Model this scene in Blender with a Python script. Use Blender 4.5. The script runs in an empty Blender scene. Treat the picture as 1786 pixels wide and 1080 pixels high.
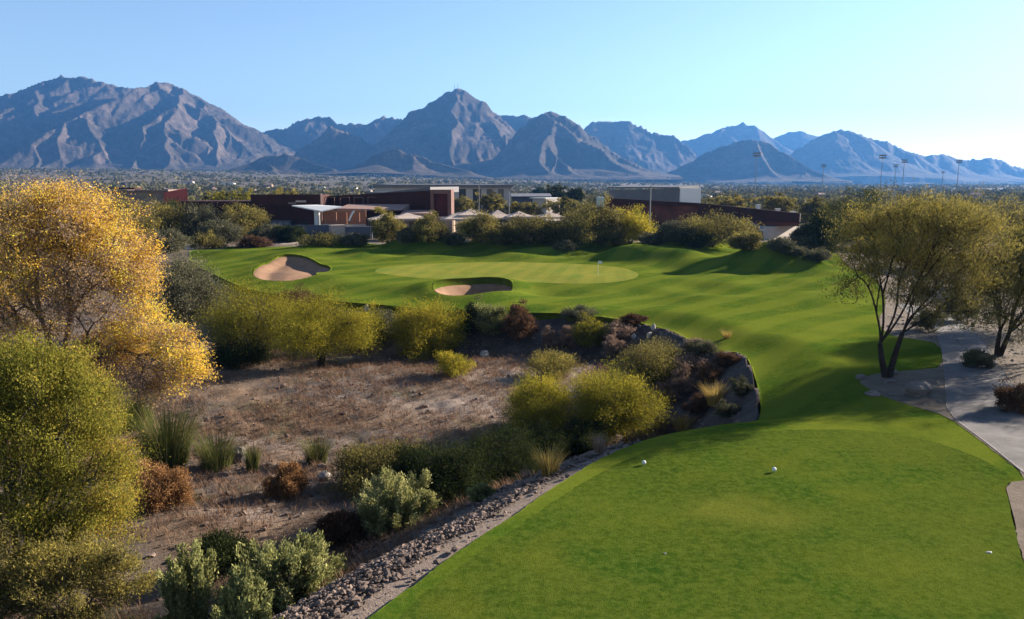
import bpy, math, random
import numpy as np
from mathutils import Vector

rng = np.random.default_rng(7)
random.seed(7)
S = bpy.context.scene
COL = S.collection
R = math.radians

# ------------------------------------------------------------------ camera model
F, CX, CY, HOR, CAMZ = 1375.0, 893.0, 540.0, 325.0, 11.0
TH = math.atan((CY - HOR) / F)
CT, ST = math.cos(TH), math.sin(TH)
SUN_AZ, SUN_EL = R(60), R(20)            # azimuth to the right of the view axis
SUNV = np.array([math.sin(SUN_AZ) * math.cos(SUN_EL), math.cos(SUN_AZ) * math.cos(SUN_EL), math.sin(SUN_EL)])


def ray(px, py):
    u, v = (px - CX) / F, (CY - py) / F
    return np.array([u, CT + v * ST, v * CT - ST])


def P(px, py, D):                         # the point of a sight line at ground distance D
    d = ray(px, py)
    t = D / d[1]
    return np.array([d[0] * t, D, CAMZ + d[2] * t])


def sstep(a, b, x):
    t = np.clip((x - a) / (b - a), 0, 1)
    return t * t * (3 - 2 * t)


def base_z(x, y):
    return -1.0 * sstep(48, 84, y)


def on_base(px, py):
    d = ray(px, py)
    z = -0.5
    for _ in range(25):
        t = (z - CAMZ) / d[2]
        z = 0.5 * z + 0.5 * float(base_z(d[0] * t, d[1] * t))
    t = (z - CAMZ) / d[2]
    return (d[0] * t, d[1] * t)


# ------------------------------------------------------------------ noise
def _hash(i, j, seed):
    n = (i.astype(np.int64) * 374761393 + j.astype(np.int64) * 668265263 + seed * 982451653) & 0x7fffffff
    n = ((n ^ (n >> 13)) * 1274126177) & 0x7fffffff
    n = n ^ (n >> 16)
    return (n & 0xffff) / 65535.0


def vnoise(x, y, seed=0):
    xi, yi = np.floor(x), np.floor(y)
    fx, fy = x - xi, y - yi
    fx = fx * fx * (3 - 2 * fx); fy = fy * fy * (3 - 2 * fy)
    xi = xi.astype(np.int64); yi = yi.astype(np.int64)
    a, b = _hash(xi, yi, seed), _hash(xi + 1, yi, seed)
    c, d = _hash(xi, yi + 1, seed), _hash(xi + 1, yi + 1, seed)
    return (a + (b - a) * fx) * (1 - fy) + (c + (d - c) * fx) * fy


def fbm(x, y, seed=0, o=4, g=0.5):
    s, a, n = 0.0, 1.0, 0.0
    for k in range(o):
        s = s + a * (vnoise(x, y, seed + k * 17) * 2 - 1)
        n += a; a *= g; x = x * 2.03 + 3.1; y = y * 2.03 + 1.7
    return s / n


# ------------------------------------------------------------------ outlines
def chaikin(p, n=2, closed=True):
    p = np.array(p, float)
    for _ in range(n):
        q = np.roll(p, -1, 0) if closed else p[1:]
        a = p if closed else p[:-1]
        m = np.empty((2 * len(a), 2))
        m[0::2] = .75 * a + .25 * q; m[1::2] = .25 * a + .75 * q
        p = m
    return p


def sdf(x, y, poly):                      # positive inside
    sh = x.shape; x = x.ravel(); y = y.ravel()
    best = np.full(x.shape, 1e18); ins = np.zeros(x.shape, bool)
    q = np.roll(poly, -1, 0)
    for (ax, ay), (bx, by) in zip(poly, q):
        dx, dy = bx - ax, by - ay
        L = dx * dx + dy * dy
        if L < 1e-12: continue
        t = np.clip(((x - ax) * dx + (y - ay) * dy) / L, 0, 1)
        best = np.minimum(best, (x - ax - t * dx) ** 2 + (y - ay - t * dy) ** 2)
        if ay != by:
            c = ((ay > y) != (by > y)) & (x < dx * (y - ay) / (by - ay) + ax)
            ins ^= c
    return (np.where(ins, 1, -1) * np.sqrt(best)).reshape(sh)


def world_poly(px, n=2):
    return chaikin([on_base(*p) for p in px], n)


EDGE_PX = [(640, 1080), (700, 1035), (800, 960), (900, 895), (1000, 825), (1080, 780), (1150, 757), (1235, 738), (1300, 724),
           (1325, 704), (1329, 668), (1316, 625), (1298, 592), (1240, 593), (1222, 583), (1195, 570), (1170, 558), (1120, 548), (1000, 540), (850, 540), (740, 537),
           (620, 528), (500, 518), (425, 503), (380, 482), (330, 458)]
WASH = chaikin([(-30, 4), (-12, 2), (-8, 11)] + [on_base(*p) for p in EDGE_PX] + [(-70, 128), (-105, 120), (-130, 60), (-90, 15)], 2)
GRASS = chaikin([(-1.5, 4), (-5.5, 14)] + [on_base(*p) for p in EDGE_PX] + [on_base(330, 448), on_base(420, 434)] +
                [(-45, 148), (-20, 153), (10, 154), (40, 150), (56, 138)] +
                [on_base(*p) for p in [(1470, 462), (1535, 495), (1548, 528), (1530, 560), (1548, 585), (1600, 592), (1640, 600), (1647, 641),
                 (1600, 645), (1535, 650), (1490, 662), (1535, 690), (1590, 708), (1650, 724), (1720, 775), (1800, 838), (1752, 841), (1768, 900), (1790, 990), (1800, 1080)]] +
                [(13, 12), (11, 4)], 1)
TEE = chaikin([(0, 4), (-3.5, 14)] + [on_base(*p) for p in [(680, 1080), (830, 968), (930, 900), (1020, 840), (1100, 797), (1180, 770), (1290, 756), (1420, 748), (1540, 752), (1660, 778), (1760, 822), (1800, 870), (1830, 980)]] + [(10.5, 12), (9, 4)], 2)
GREEN = world_poly([(640, 478), (700, 468), (800, 464), (900, 463), (1000, 466), (1080, 472), (1118, 482), (1105, 493), (1040, 499), (930, 496), (800, 492), (700, 489)], 2)
BUNK1 = world_poly([(438, 482), (455, 466), (490, 457), (530, 457), (556, 466), (580, 474), (572, 480), (545, 482), (572, 488), (540, 495), (490, 497), (452, 492)], 2)
BUNK2 = world_poly([(752, 512), (768, 503), (810, 498), (860, 495), (892, 499), (896, 509), (880, 519), (830, 526), (785, 526), (760, 520)], 2)
PATH = chaikin([on_base(*p) for p in [(1900, 912), (1786, 826), (1720, 772), (1651, 722), (1648, 680), (1646, 640), (1640, 600), (1625, 570), (1590, 548), (1560, 530)]] +
               [on_base(*p) for p in [(1578, 524), (1620, 540), (1680, 562), (1720, 600), (1750, 650), (1790, 705), (1850, 770), (1960, 860)]], 1)
TRAIL = chaikin([on_base(*p) for p in [(250, 446), (330, 441), (420, 431), (520, 424), (650, 424), (650, 418), (520, 417), (420, 423), (330, 432), (250, 437)]], 1)

MOUNDS = [(735, 141, 9, 6, 1.7), (600, 144, 14, 6, 0.7), (880, 143, 15, 5, .9), (1030, 143, 11, 5, 1.3), (1190, 137, 10, 8, 2.1), (1120, 126, 9, 5, .9), (1390, 128, 8, 5, 1.0), (905, 124, 12, 3, .5), (1085, 123, 9, 2.8, .55), (1195, 120, 8, 3, .6), (760, 127, 9, 3, .4),
          (1345, 114, 9, 4.5, 1.7), (1290, 141, 9, 6, .7), (520, 134, 12, 6, .45), (400, 132, 10, 8, .6), (960, 133, 12, 3.5, .7), (640, 130, 8, 5, .6), (1230, 112, 6, 5, .5)]
MOUNDS = [((px - CX) / F * D, D, sx * .64, sy * 1.0, h * 2.2) for px, D, sx, sy, h in MOUNDS]


SAND = [False]


def H(x, y):
    x = np.asarray(x, float); y = np.asarray(y, float)
    d = np.hypot(x, y)
    z = base_z(x, y) + 0
    ang = x / np.maximum(np.abs(y), 1)
    lift = 1 - sstep(-0.45, 0.45, ang)
    z = z + (18 + 80 * lift) * sstep(500, 5200, d) + 1.2 * fbm(x / 90, y / 90, 3, 3) * sstep(170, 320, d)
    near = d < 260
    out = z.copy()
    xs, ys, zs = x[near], y[near], z[near]
    if xs.size:
        sg = sdf(xs, ys, GREEN); sw = sdf(xs, ys, WASH)
        b1 = sdf(xs, ys, BUNK1); b2 = sdf(xs, ys, BUNK2); st = sdf(xs, ys, TEE)
        und = np.zeros_like(xs)
        for mx, my, sx, sy, h in MOUNDS:
            und += h * np.exp(-((xs - mx) / sx) ** 2 - ((ys - my) / sy) ** 2)
        und += 0.8 * fbm(xs / 11, ys / 9, 5, 2) * sstep(62, 85, ys) * (1 - sstep(165, 190, ys))
        und = und * (0.12 + 0.88 * sstep(0, 9, -sg))
        zs = zs + und * sstep(0, 10, -sw)
        # green complex falls away gently to its front
        zs = zs + 0.5 * sstep(80, 112, ys) * sstep(0, 12, -sw) * (1 - sstep(150, 175, ys))
        # ground behind the tee pad dips, then comes up again
        zs = zs - 0.75 * sstep(0.3, 5.0, -st) * (1 - sstep(42, 60, ys)) * sstep(20, 30, ys) * (1 - sstep(9, 17, xs))
        # grass bank rolls over towards the wash
        zs = zs - 0.9 * (1 - sstep(0, 5, -sw)) * sstep(36, 42, ys) * (1 - sstep(70, 80, ys)) * (sw < 0)
        # the wash
        rough = 0.35 * fbm(xs / 7, ys / 7, 9, 4) + 0.7 * fbm(xs / 22, ys / 22, 11, 2)
        prof = (0.14 + .6 * sstep(33, 42, ys)) * sstep(0.0, 0.45, sw) + 3.1 * np.where(ys < 36, sstep(0.7, 9.5, sw), 0) + 3.1 * np.where(ys >= 36, np.clip((sw - .1) / (8.5 - 3.6 * sstep(36, 46, ys)), 0, 1) ** .9, 0)
        zs = zs - prof + rough * sstep(.6, 5, sw) + .22 * fbm(xs / 1.1, ys / 1.1, 19, 3) * sstep(.3, 1.5, sw) * sstep(33, 40, ys)
        # bunkers
        for b, dep, lip in ((b1, .75, .2), (b2, 1.9, .7)):
            zs = zs - ((b > 0) | (SAND[0] & (b > -1.5))) * (0.14 + dep * sstep(0, 2.2, b) - 0.15 * sstep(2.0, 5, b)) + ((b <= 0) & (not SAND[0])) * lip * np.exp(-(b / 2.2) ** 2)
        rim = sdf(xs, ys, GRASS)
        zs = zs + 0.16 * fbm(xs / 2.3, ys / 2.3, 21, 3) * sstep(0.3, 3, -rim) * (sw < 0.5)
        out[near] = zs
    return out


def Hs(x, y):
    return float(H(np.array([x]), np.array([y]))[0])


def at(px, py):                           # where a sight line meets the ground
    d = ray(px, py)
    ts = np.geomspace(8, 1500, 1500)
    X, Y, Z = d[0] * ts, d[1] * ts, CAMZ + d[2] * ts
    g = H(X, Y)
    k = np.argmax(Z <= g)
    if k == 0: k = len(ts) - 1
    return X[k], Y[k], g[k]


# ------------------------------------------------------------------ mesh helpers
def link(name, me, mat=None, parent=None):
    o = bpy.data.objects.new(name, me)
    COL.objects.link(o)
    if mat is not None and me is not None: me.materials.append(mat)
    if parent is not None: o.parent = parent
    return o


def np_mesh(name, V, Fq, smooth=False, vattr=None, fattr=None):
    """V (n,3); Fq list of face index arrays, each (m,3) or (m,4)."""
    me = bpy.data.meshes.new(name)
    Fq = [f for f in (Fq if isinstance(Fq, list) else [Fq]) if len(f)]
    V = np.asarray(V, np.float32)
    me.vertices.add(len(V)); me.vertices.foreach_set('co', V.ravel())
    loops = np.concatenate([f.ravel() for f in Fq]).astype(np.int32)
    tot = np.concatenate([np.full(len(f), f.shape[1]) for f in Fq]).astype(np.int32)
    st = np.concatenate([[0], np.cumsum(tot)[:-1]]).astype(np.int32)
    me.loops.add(len(loops)); me.loops.foreach_set('vertex_index', loops)
    me.polygons.add(len(tot)); me.polygons.foreach_set('loop_start', st); me.polygons.foreach_set('loop_total', tot)
    me.polygons.foreach_set('use_smooth', np.full(len(tot), smooth))
    for dom, dic in (('POINT', vattr), ('FACE', fattr)):
        for k, v in (dic or {}).items():
            a = me.attributes.new(k, 'FLOAT', dom); a.data.foreach_set('value', np.asarray(v, np.float32))
    me.update(calc_edges=True)
    me.validate()
    return me


def tag(o, label, cat, group=None):
    o['label'] = label; o['category'] = cat
    if group: o['group'] = group
    return o


def empty(name, loc, label, cat, group=None):
    o = bpy.data.objects.new(name, None); COL.objects.link(o)
    o.location = [float(v) for v in loc]; o.empty_display_size = 0.3
    return tag(o, label, cat, group)


def structure(o, kind='structure'):
    o['kind'] = kind
    return o


# ------------------------------------------------------------------ materials
ALB = .68                                # one albedo scale for every surface, set against the exposure


class NT:
    def __init__(s, name):
        s.m = bpy.data.materials.new(name); s.m.use_nodes = True
        s.t = s.m.node_tree; s.t.nodes.clear()
        s.out = s.n('ShaderNodeOutputMaterial')

    def n(s, typ, **kw):
        nd = s.t.nodes.new(typ)
        for k, v in kw.items():
            if hasattr(nd, k) and not isinstance(v, tuple): setattr(nd, k, v)
            else: s.set(nd, k, v)
        return nd

    def set(s, nd, k, v):
        sock = nd.inputs[k]
        if hasattr(v, 'is_linked') or isinstance(v, bpy.types.NodeSocket): s.t.links.new(v, sock)
        elif isinstance(v, (tuple, list)) and len(v) == 3 and sock.type == 'RGBA': sock.default_value = (*v, 1)
        else: sock.default_value = v

    def noise(s, scale, detail=4, rough=.55, vec=None, dist=0):
        nd = s.n('ShaderNodeTexNoise'); nd.inputs['Scale'].default_value = scale; nd.inputs['Detail'].default_value = detail
        nd.inputs['Roughness'].default_value = rough; nd.inputs['Distortion'].default_value = dist
        s.t.links.new(vec if vec is not None else s.pos(), nd.inputs['Vector'])
        return nd.outputs[0]

    def pos(s):
        if not hasattr(s, '_p'): s._p = s.n('ShaderNodeNewGeometry').outputs['Position']
        return s._p

    def mapped(s, scale=(1, 1, 1), rot=(0, 0, 0)):
        nd = s.n('ShaderNodeMapping'); nd.inputs['Scale'].default_value = scale; nd.inputs['Rotation'].default_value = rot
        s.t.links.new(s.pos(), nd.inputs['Vector'])
        return nd.outputs[0]

    def attr(s, name):
        nd = s.n('ShaderNodeAttribute'); nd.attribute_name = name
        return nd.outputs['Fac']

    def ramp(s, fac, stops):
        nd = s.n('ShaderNodeValToRGB'); e = nd.color_ramp.elements
        while len(e) > 1: e.remove(e[-1])
        for i, (p, c) in enumerate(stops):
            q = e[0] if i == 0 else e.new(p)
            q.position = p; q.color = (*[v_ * ALB for v_ in c[:3]], 1)
        s.t.links.new(fac, nd.inputs[0])
        return nd.outputs[0]

    def math(s, op, a, b=0.0, clamp=False):
        nd = s.n('ShaderNodeMath'); nd.operation = op; nd.use_clamp = clamp
        s.set(nd, 0, a); s.set(nd, 1, b)
        return nd.outputs[0]

    def range(s, v, a, b, c=0.0, d=1.0):
        nd = s.n('ShaderNodeMapRange'); nd.inputs[1].default_value = a; nd.inputs[2].default_value = b
        nd.inputs[3].default_value = c; nd.inputs[4].default_value = d
        s.t.links.new(v, nd.inputs[0])
        return nd.outputs[0]

    def mix(s, fac, a, b, mode='MIX'):
        nd = s.n('ShaderNodeMix'); nd.data_type = 'RGBA'; nd.blend_type = mode; nd.clamp_factor = True
        s.set(nd, 0, fac); 
        for k, v in ((6, a), (7, b)):
            if isinstance(v, tuple): nd.inputs[k].default_value = (*[v_ * ALB for v_ in v], 1)
            else: s.t.links.new(v, nd.inputs[k])
        return nd.outputs[2]

    def bump(s, h, strength=.5, dist=.1):
        nd = s.n('ShaderNodeBump'); nd.inputs['Strength'].default_value = strength; nd.inputs['Distance'].default_value = dist
        s.t.links.new(h, nd.inputs['Height'])
        return nd.outputs[0]

    def done(s, col, rough=.9, normal=None, spec=.2, metal=0):
        b = s.n('ShaderNodeBsdfPrincipled')
        s.set(b, 'Base Color', col); s.set(b, 'Roughness', rough); b.inputs['Specular IOR Level'].default_value = spec
        b.inputs['Metallic'].default_value = metal
        if normal is not None: s.t.links.new(normal, b.inputs['Normal'])
        s.t.links.new(b.outputs[0], s.out.inputs[0])
        return s.m


def leaf_mat(name, stops, trans=.35):
    t = NT(name)
    c = t.ramp(t.attr('tint'), stops)
    d = t.n('ShaderNodeBsdfDiffuse'); t.set(d, 'Color', c)
    tr = t.n('ShaderNodeBsdfTranslucent'); t.set(tr, 'Color', c)
    mx = t.n('ShaderNodeMixShader'); mx.inputs[0].default_value = trans
    t.t.links.new(d.outputs[0], mx.inputs[1]); t.t.links.new(tr.outputs[0], mx.inputs[2])
    t.t.links.new(mx.outputs[0], t.out.inputs[0])
    return t.m


def plain(name, col, rough=.7, var=.25, scale=1.5, spec=.3, bump=0.0, bscale=20):
    t = NT(name)
    n = t.noise(scale, 5, .6)
    c = t.mix(t.range(n, .3, .7), tuple(v * (1 - var) for v in col), tuple(min(1, v * (1 + var)) for v in col))
    nb = t.bump(t.noise(bscale, 4), bump, .05) if bump else None
    return t.done(c, rough, nb, spec)


def m_grass(name, dark, light, stripes=0.0, speck=0.35, ang=0.9, wid=2.4):
    t = NT(name)
    a = t.noise(.11, 3, .5); b = t.noise(.9, 5, .65); c = t.noise(9, 4, .7); big = t.noise(.35, 3, .6)
    f = t.math('ADD', t.math('MULTIPLY', a, .75), t.math('MULTIPLY', b, .35))
    col = t.ramp(f, [(.38, dark), (.58, tuple((p + q) / 2 for p, q in zip(dark, light))), (.72, light)])
    col = t.mix(t.range(big, .52, .72, 0, .6), col, (light[0] * 1.35, light[1] * 1.04, light[2]))
    col = t.mix(t.range(t.noise(.26, 4, .6), .5, .64, 0, .75), col, (dark[0] * .7, dark[1] * 1.05, dark[2]))
    col = t.mix(t.range(t.attr('dry'), 0, 1, 0, .75), col, (.20, .20, .03))
    if stripes:  # mowing bands: view-dependent sheen of the grass lay, painted as lighter colour
        w = t.n('ShaderNodeTexWave'); w.wave_profile = 'SIN'; w.inputs['Scale'].default_value = .314 / wid; w.inputs['Distortion'].default_value = 3.5
        w.inputs['Detail'].default_value = 1; w.inputs['Detail Scale'].default_value = .6
        t.t.links.new(t.mapped(rot=(0, 0, ang)), w.inputs['Vector'])
        col = t.mix(t.range(w.outputs[1], .3, .7, 0, stripes), col, (light[0] * 1.5, light[1] * 1.25, light[2] * 1.4))
    col = t.mix(t.range(c, .35, .75, 0, speck), col, tuple(v * .45 for v in dark), 'MIX')
    col = t.mix(t.range(t.noise(3.2, 5, .75), .42, .62, 0, .5), col, (light[0] * 1.25, light[1] * 1.12, light[2] * 1.5))
    h = t.math('ADD', t.math('MULTIPLY', c, .6), t.noise(30, 3, .7))
    return t.done(col, 1.0, t.bump(h, .55, .06), 0.0)


M = {}
M['fairway'] = m_grass('fairway_grass', (.053, .099, .010), (.134, .180, .018), .5, .25, ang=.75, wid=5.2)
M['tee'] = m_grass('tee_grass', (.043, .084, .010), (.120, .160, .018), 0, .65)
M['green'] = m_grass('green_grass', (.17, .20, .030), (.245, .255, .042), .25, .12, .2, 3)

t = NT('bunker_sand')
n1 = t.noise(.8, 5); n2 = t.noise(12, 4, .7)
M['sand'] = t.done(t.mix(t.range(n1, .3, .7), (.26, .145, .085), (.35, .21, .13)), .95, t.bump(n2, .5, .06), .1)

t = NT('ground')
w = t.attr('wash'); bk = t.attr('bank'); fl = t.attr('floor')
n1 = t.noise(.09, 4, .6); n2 = t.noise(.6, 6, .65); n3 = t.noise(5, 5, .75); n4 = t.noise(18, 3, .7)
desert = t.ramp(t.math('ADD', t.math('MULTIPLY', n2, .6), t.math('MULTIPLY', n3, .4)), [(.35, (.13, .098, .072)), (.5, (.21, .16, .12)), (.65, (.30, .23, .175))])
drygrass = t.ramp(t.math('ADD', t.math('MULTIPLY', n2, .5), t.math('MULTIPLY', n3, .5)), [(.33, (.08, .052, .035)), (.47, (.185, .124, .082)), (.6, (.30, .205, .138)), (.72, (.41, .30, .205))])
silt = t.ramp(n3, [(.35, (.125, .10, .085)), (.6, (.21, .165, .14))])
grn = t.ramp(n3, [(.4, (.055, .058, .02)), (.65, (.13, .12, .05))])
floor = t.mix(t.range(n1, .44, .56), drygrass, silt)
floor = t.mix(t.range(t.noise(.22, 5, .6), .56, .68, 0, .85), floor, grn)
v = t.n('ShaderNodeTexVoronoi'); v.inputs['Scale'].default_value = 3.2; t.t.links.new(t.pos(), v.inputs['Vector'])
gravel = t.ramp(v.outputs['Color'], [(.1, (.055, .042, .036)), (.5, (.14, .108, .092)), (.8, (.25, .20, .175)), (1, (.38, .33, .29))])
floor = t.mix(t.math('MULTIPLY', t.attr('pale'), t.range(n3, .4, .6, .45, 1)), floor, (.42, .335, .285))
col = t.mix(w, desert, floor)
soil = t.ramp(t.math('ADD', t.math('MULTIPLY', n2, .5), t.math('MULTIPLY', n3, .5)), [(.36, (.055, .042, .036)), (.5, (.105, .08, .068)), (.64, (.19, .15, .13))])
col = t.mix(t.attr('soil'), col, soil)
col = t.mix(bk, col, gravel)
col = t.mix(t.attr('dirt'), col, t.ramp(n3, [(.35, (.22, .165, .13)), (.65, (.36, .28, .235))]))
col = t.mix(t.range(n4, .55, .8, 0, .5), col, (.05, .04, .03))
far = t.attr('far')
farc = t.ramp(t.noise(.02, 6, .7), [(.4, (.10, .082, .056)), (.6, (.20, .16, .118))])
col = t.mix(far, col, farc)
M['ground'] = t.done(col, .95, t.bump(t.math('ADD', n3, n4), .7, .12), .1)

t = NT('mountain_rock')
n1 = t.noise(.004, 6, .6); n2 = t.noise(.022, 7, .75); n3 = t.noise(.09, 4, .8)
c = t.ramp(t.math('ADD', t.math('MULTIPLY', n1, .45), t.math('MULTIPLY', n2, .55)), [(.38, (.045, .035, .028)), (.5, (.11, .08, .064)), (.61, (.22, .157, .124))])
c = t.mix(t.range(n3, .48, .58, 0, .7), c, (.06, .062, .04))
M['rock_far'] = t.done(c, .95, t.bump(n2, .55, 14), .05)

M['asphalt'] = plain('cart_path_concrete', (.15, .13, .125), .9, .4, .8, .2, .25, 30)
M['bed'] = plain('decomposed_granite', (.215, .15, .11), .95, .3, 1.8, .1, .5, 14)
M['stone'] = plain('riprap_stone', (.20, .142, .112), .9, .7, 1.7, .2, .5, 9)
M['boulder'] = plain('boulder_stone', (.19, .155, .14), .9, .3, 1.2, .2, .7, 5)
M['paleston'] = plain('pale_stone', (.44, .39, .34), .9, .3, 1.5, .2, .4, 9)
M['bark'] = plain('dark_bark', (.045, .032, .026), .95, .4, 4, .1, .8, 20)
M['barkg'] = plain('grey_bark', (.115, .090, .075), .95, .35, 3, .1, .8, 16)
M['barkt'] = plain('tan_twigs', (.17, .125, .10), .95, .3, 4, .1)
M['white'] = plain('white_paint', (.8, .79, .76), .5, .04, 3)
M['stucco'] = plain('pale_stucco', (.56, .48, .42), .9, .08, .6, .1, .2, 12)
M['tanstucco'] = plain('tan_stucco', (.42, .29, .21), .9, .12, .6, .1, .2, 12)
M['brown'] = plain('weathered_steel', (.16, .045, .025), .85, .55, .35, .3)
M['darkbrown'] = plain('dark_brown_wall', (.060, .018, .013), .85, .3, .4, .2)
M['rust'] = plain('rust_frame', (.20, .105, .085), .8, .2, .5, .2)
M['redpanel'] = plain('deep_red_panel', (.10, .016, .014), .7, .25, .5, .2)
M['red'] = plain('red_paint', (.42, .035, .04), .5, .12, 1)
M['redwall'] = plain('terracotta_red_wall', (.50, .10, .075), .8, .12, .6)
M['greyroof'] = plain('grey_metal_roof', (.17, .16, .165), .6, .12, .5)
M['taupe'] = plain('taupe_roof', (.27, .20, .175), .9, .15, .5)
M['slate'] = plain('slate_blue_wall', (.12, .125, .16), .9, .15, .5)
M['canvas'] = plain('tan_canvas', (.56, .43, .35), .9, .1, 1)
M['pinkroof'] = plain('dusty_pink_roof', (.36, .22, .18), .9, .18, .7)
M['timber'] = plain('orange_timber', (.38, .16, .085), .7, .2, 2)
M['glass'] = plain('dark_window_glass', (.02, .022, .028), .15, .1, 1, .5)
M['steel'] = plain('galvanised_steel', (.25, .25, .26), .5, .1, 2, .4)
M['cont'] = plain('pale_green_white_paint', (.55, .66, .60), .6, .08, 2)

YEL = [(0, (0.286, 0.202, 0.156)), (0.22, (0.429, 0.299, 0.195)), (0.42, (0.676, 0.416, 0.13)), (0.65, (0.988, 0.598, 0.072)), (0.85, (1.17, 0.806, 0.117)), (1, (0.832, 0.741, 0.13))]
M['l_yellow'] = leaf_mat('cottonwood_leaf', YEL, .5)
M['l_tan'] = leaf_mat('bare_twig_tan', [(0, (.26, .19, .16)), (.5, (.42, .31, .25)), (1, (.56, .42, .30))], .2)
M['l_lime'] = leaf_mat('lime_leaf', [(0, (0.109, 0.106, 0.021)), (0.35, (0.207, 0.201, 0.034)), (0.65, (0.34, 0.313, 0.049)), (0.85, (0.512, 0.414, 0.068)), (1, (0.56, 0.376, 0.068))], .4)
M['l_palo'] = leaf_mat('palo_verde_sprig', [(0, (0.122, 0.113, 0.021)), (0.4, (0.273, 0.241, 0.031)), (0.75, (0.446, 0.381, 0.04)), (1, (0.604, 0.46, 0.051))], .35)
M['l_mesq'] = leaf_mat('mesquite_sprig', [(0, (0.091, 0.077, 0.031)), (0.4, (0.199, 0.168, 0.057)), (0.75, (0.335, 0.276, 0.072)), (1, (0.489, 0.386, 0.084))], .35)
M['l_olive'] = leaf_mat('grey_olive_leaf', [(0, (0.076, 0.076, 0.043)), (0.5, (0.159, 0.151, 0.087)), (1, (0.28, 0.25, 0.151))], .25)
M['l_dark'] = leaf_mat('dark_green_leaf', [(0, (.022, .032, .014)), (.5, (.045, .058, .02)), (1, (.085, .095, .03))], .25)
M['l_sage'] = leaf_mat('sage_leaf', [(0, (0.108, 0.114, 0.043)), (0.4, (0.242, 0.249, 0.092)), (0.75, (0.39, 0.383, 0.134)), (1, (0.564, 0.524, 0.215))], .3)
M['l_brown'] = leaf_mat('dead_brown_leaf', [(0, (.08, .045, .028)), (.5, (.17, .09, .05)), (1, (.28, .16, .09))], .25)
M['l_pink'] = leaf_mat('pale_dry_seedhead', [(0, (0.22, 0.143, 0.099)), (0.5, (0.363, 0.242, 0.176)), (1, (0.506, 0.352, 0.264))], .3)
M['l_orange'] = leaf_mat('orange_dry_leaf', [(0, (0.161, 0.086, 0.04)), (0.5, (0.38, 0.196, 0.081)), (1, (0.575, 0.322, 0.138))], .3)
M['l_gold'] = leaf_mat('golden_grass_blade', [(0, (0.264, 0.18, 0.048)), (0.5, (0.504, 0.348, 0.096)), (1, (0.72, 0.528, 0.18))], .35)
M['l_reed'] = leaf_mat('reed_blade', [(0, (.03, .05, .014)), (.45, (.075, .095, .022)), (.7, (.17, .155, .05)), (1, (.34, .26, .13))], .3)
M['l_dry'] = leaf_mat('dry_grass_blade', [(0, (.15, .085, .052)), (.5, (.26, .155, .10)), (1, (.38, .25, .165))], .3)
M['l_scrub'] = leaf_mat('desert_scrub_leaf', [(0, (0.057, 0.052, 0.025)), (0.45, (0.138, 0.124, 0.052)), (0.8, (0.241, 0.213, 0.081)), (1, (0.345, 0.287, 0.149))], .2)

# ------------------------------------------------------------------ ground sheets
AP = np.array([0, -10.0])


def fan(rows, cols):
    a, d = np.meshgrid(cols, rows)
    return AP[0] + d * np.tan(a) , AP[1] + d


def quads(nr, nc):
    i = np.arange(nr * nc).reshape(nr, nc)
    return np.stack([i[:-1, :-1], i[:-1, 1:], i[1:, 1:], i[1:, :-1]], -1).reshape(-1, 4)


c_in = np.arctan(np.linspace(-.78, .78, 430))
cols = np.concatenate([np.linspace(-1.38, c_in[0], 26)[:-1], c_in, np.linspace(c_in[-1], 1.38, 26)[1:]])
rows = np.concatenate([np.geomspace(6, 190, 560), np.geomspace(190, 12500, 150)[1:]])
X, Y = fan(rows, cols)
x, y = X.ravel(), Y.ravel()
z = H(x, y)
dd = np.hypot(x, y)
sw = np.full(x.shape, -50.0); sg = np.full(x.shape, -50.0)
nr = dd < 260
sw[nr] = sdf(x[nr], y[nr], WASH); sg[nr] = sdf(x[nr], y[nr], GRASS)
for pl in (BUNK1, BUNK2):
    q = np.full(x.shape, -50.0); q[nr] = sdf(x[nr], y[nr], pl)
    z -= 1.2 * sstep(-1.6, -.5, q)
z = z - 0.16 * sstep(0.1, .5, sg) * (sw < -3) + (.14 + .6 * sstep(33, 42, y)) * sstep(0, .45, sw) - (.2 + .6 * sstep(33, 42, y)) * sstep(-3, -1.6, sw) * sstep(-.5, 0, np.maximum(sg, -.5 + .5 * (sw > -.3))) - .1 * sstep(0.3, 1.2, sdf(x, y, PATH)) * (dd < 200)
wob = fbm(x / 3, y / 3, 33, 3)
wash = sstep(5.5, 9, sw + 2.2 * wob)
bank = sstep(-.4, .1, sw) * (1 - sstep(6.5, 9.5, sw + 2.5 * wob))
dirt = (sw > 0) * (1 - sstep(0.8, 1.1, sw + .2 * wob)) * (y < 36)
pale = np.zeros_like(x)
for px_, py_, rx_, ry_ in ((880, 640, 6.5, 4.5), (800, 690, 6, 3), (960, 690, 4, 2.5), (610, 600, 5, 2), (470, 745, 3.5, 1.5), (420, 865, 2.2, 1.2), (1000, 640, 4, 2)):
    q_ = ray(px_, py_); t_ = -14.6 / q_[2]
    pale += np.exp(-((x - q_[0] * t_) / rx_) ** 2 - ((y - q_[1] * t_) / ry_) ** 2)
pale = np.clip(pale * (.7 + .6 * wob), 0, 1)
soil = bank * sstep(30, 38, y) * (x > -12 + 6 * wob)
bank = bank * (1 - dirt) * (1 - sstep(30, 38, y))
me = np_mesh('ground', np.stack([x, y, z], 1), quads(len(rows), len(cols)), True,
             {'wash': wash, 'bank': bank, 'pale': pale, 'soil': soil, 'dirt': dirt, 'far': sstep(230, 600, dd)})
structure(link('ground', me, M['ground']))

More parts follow.
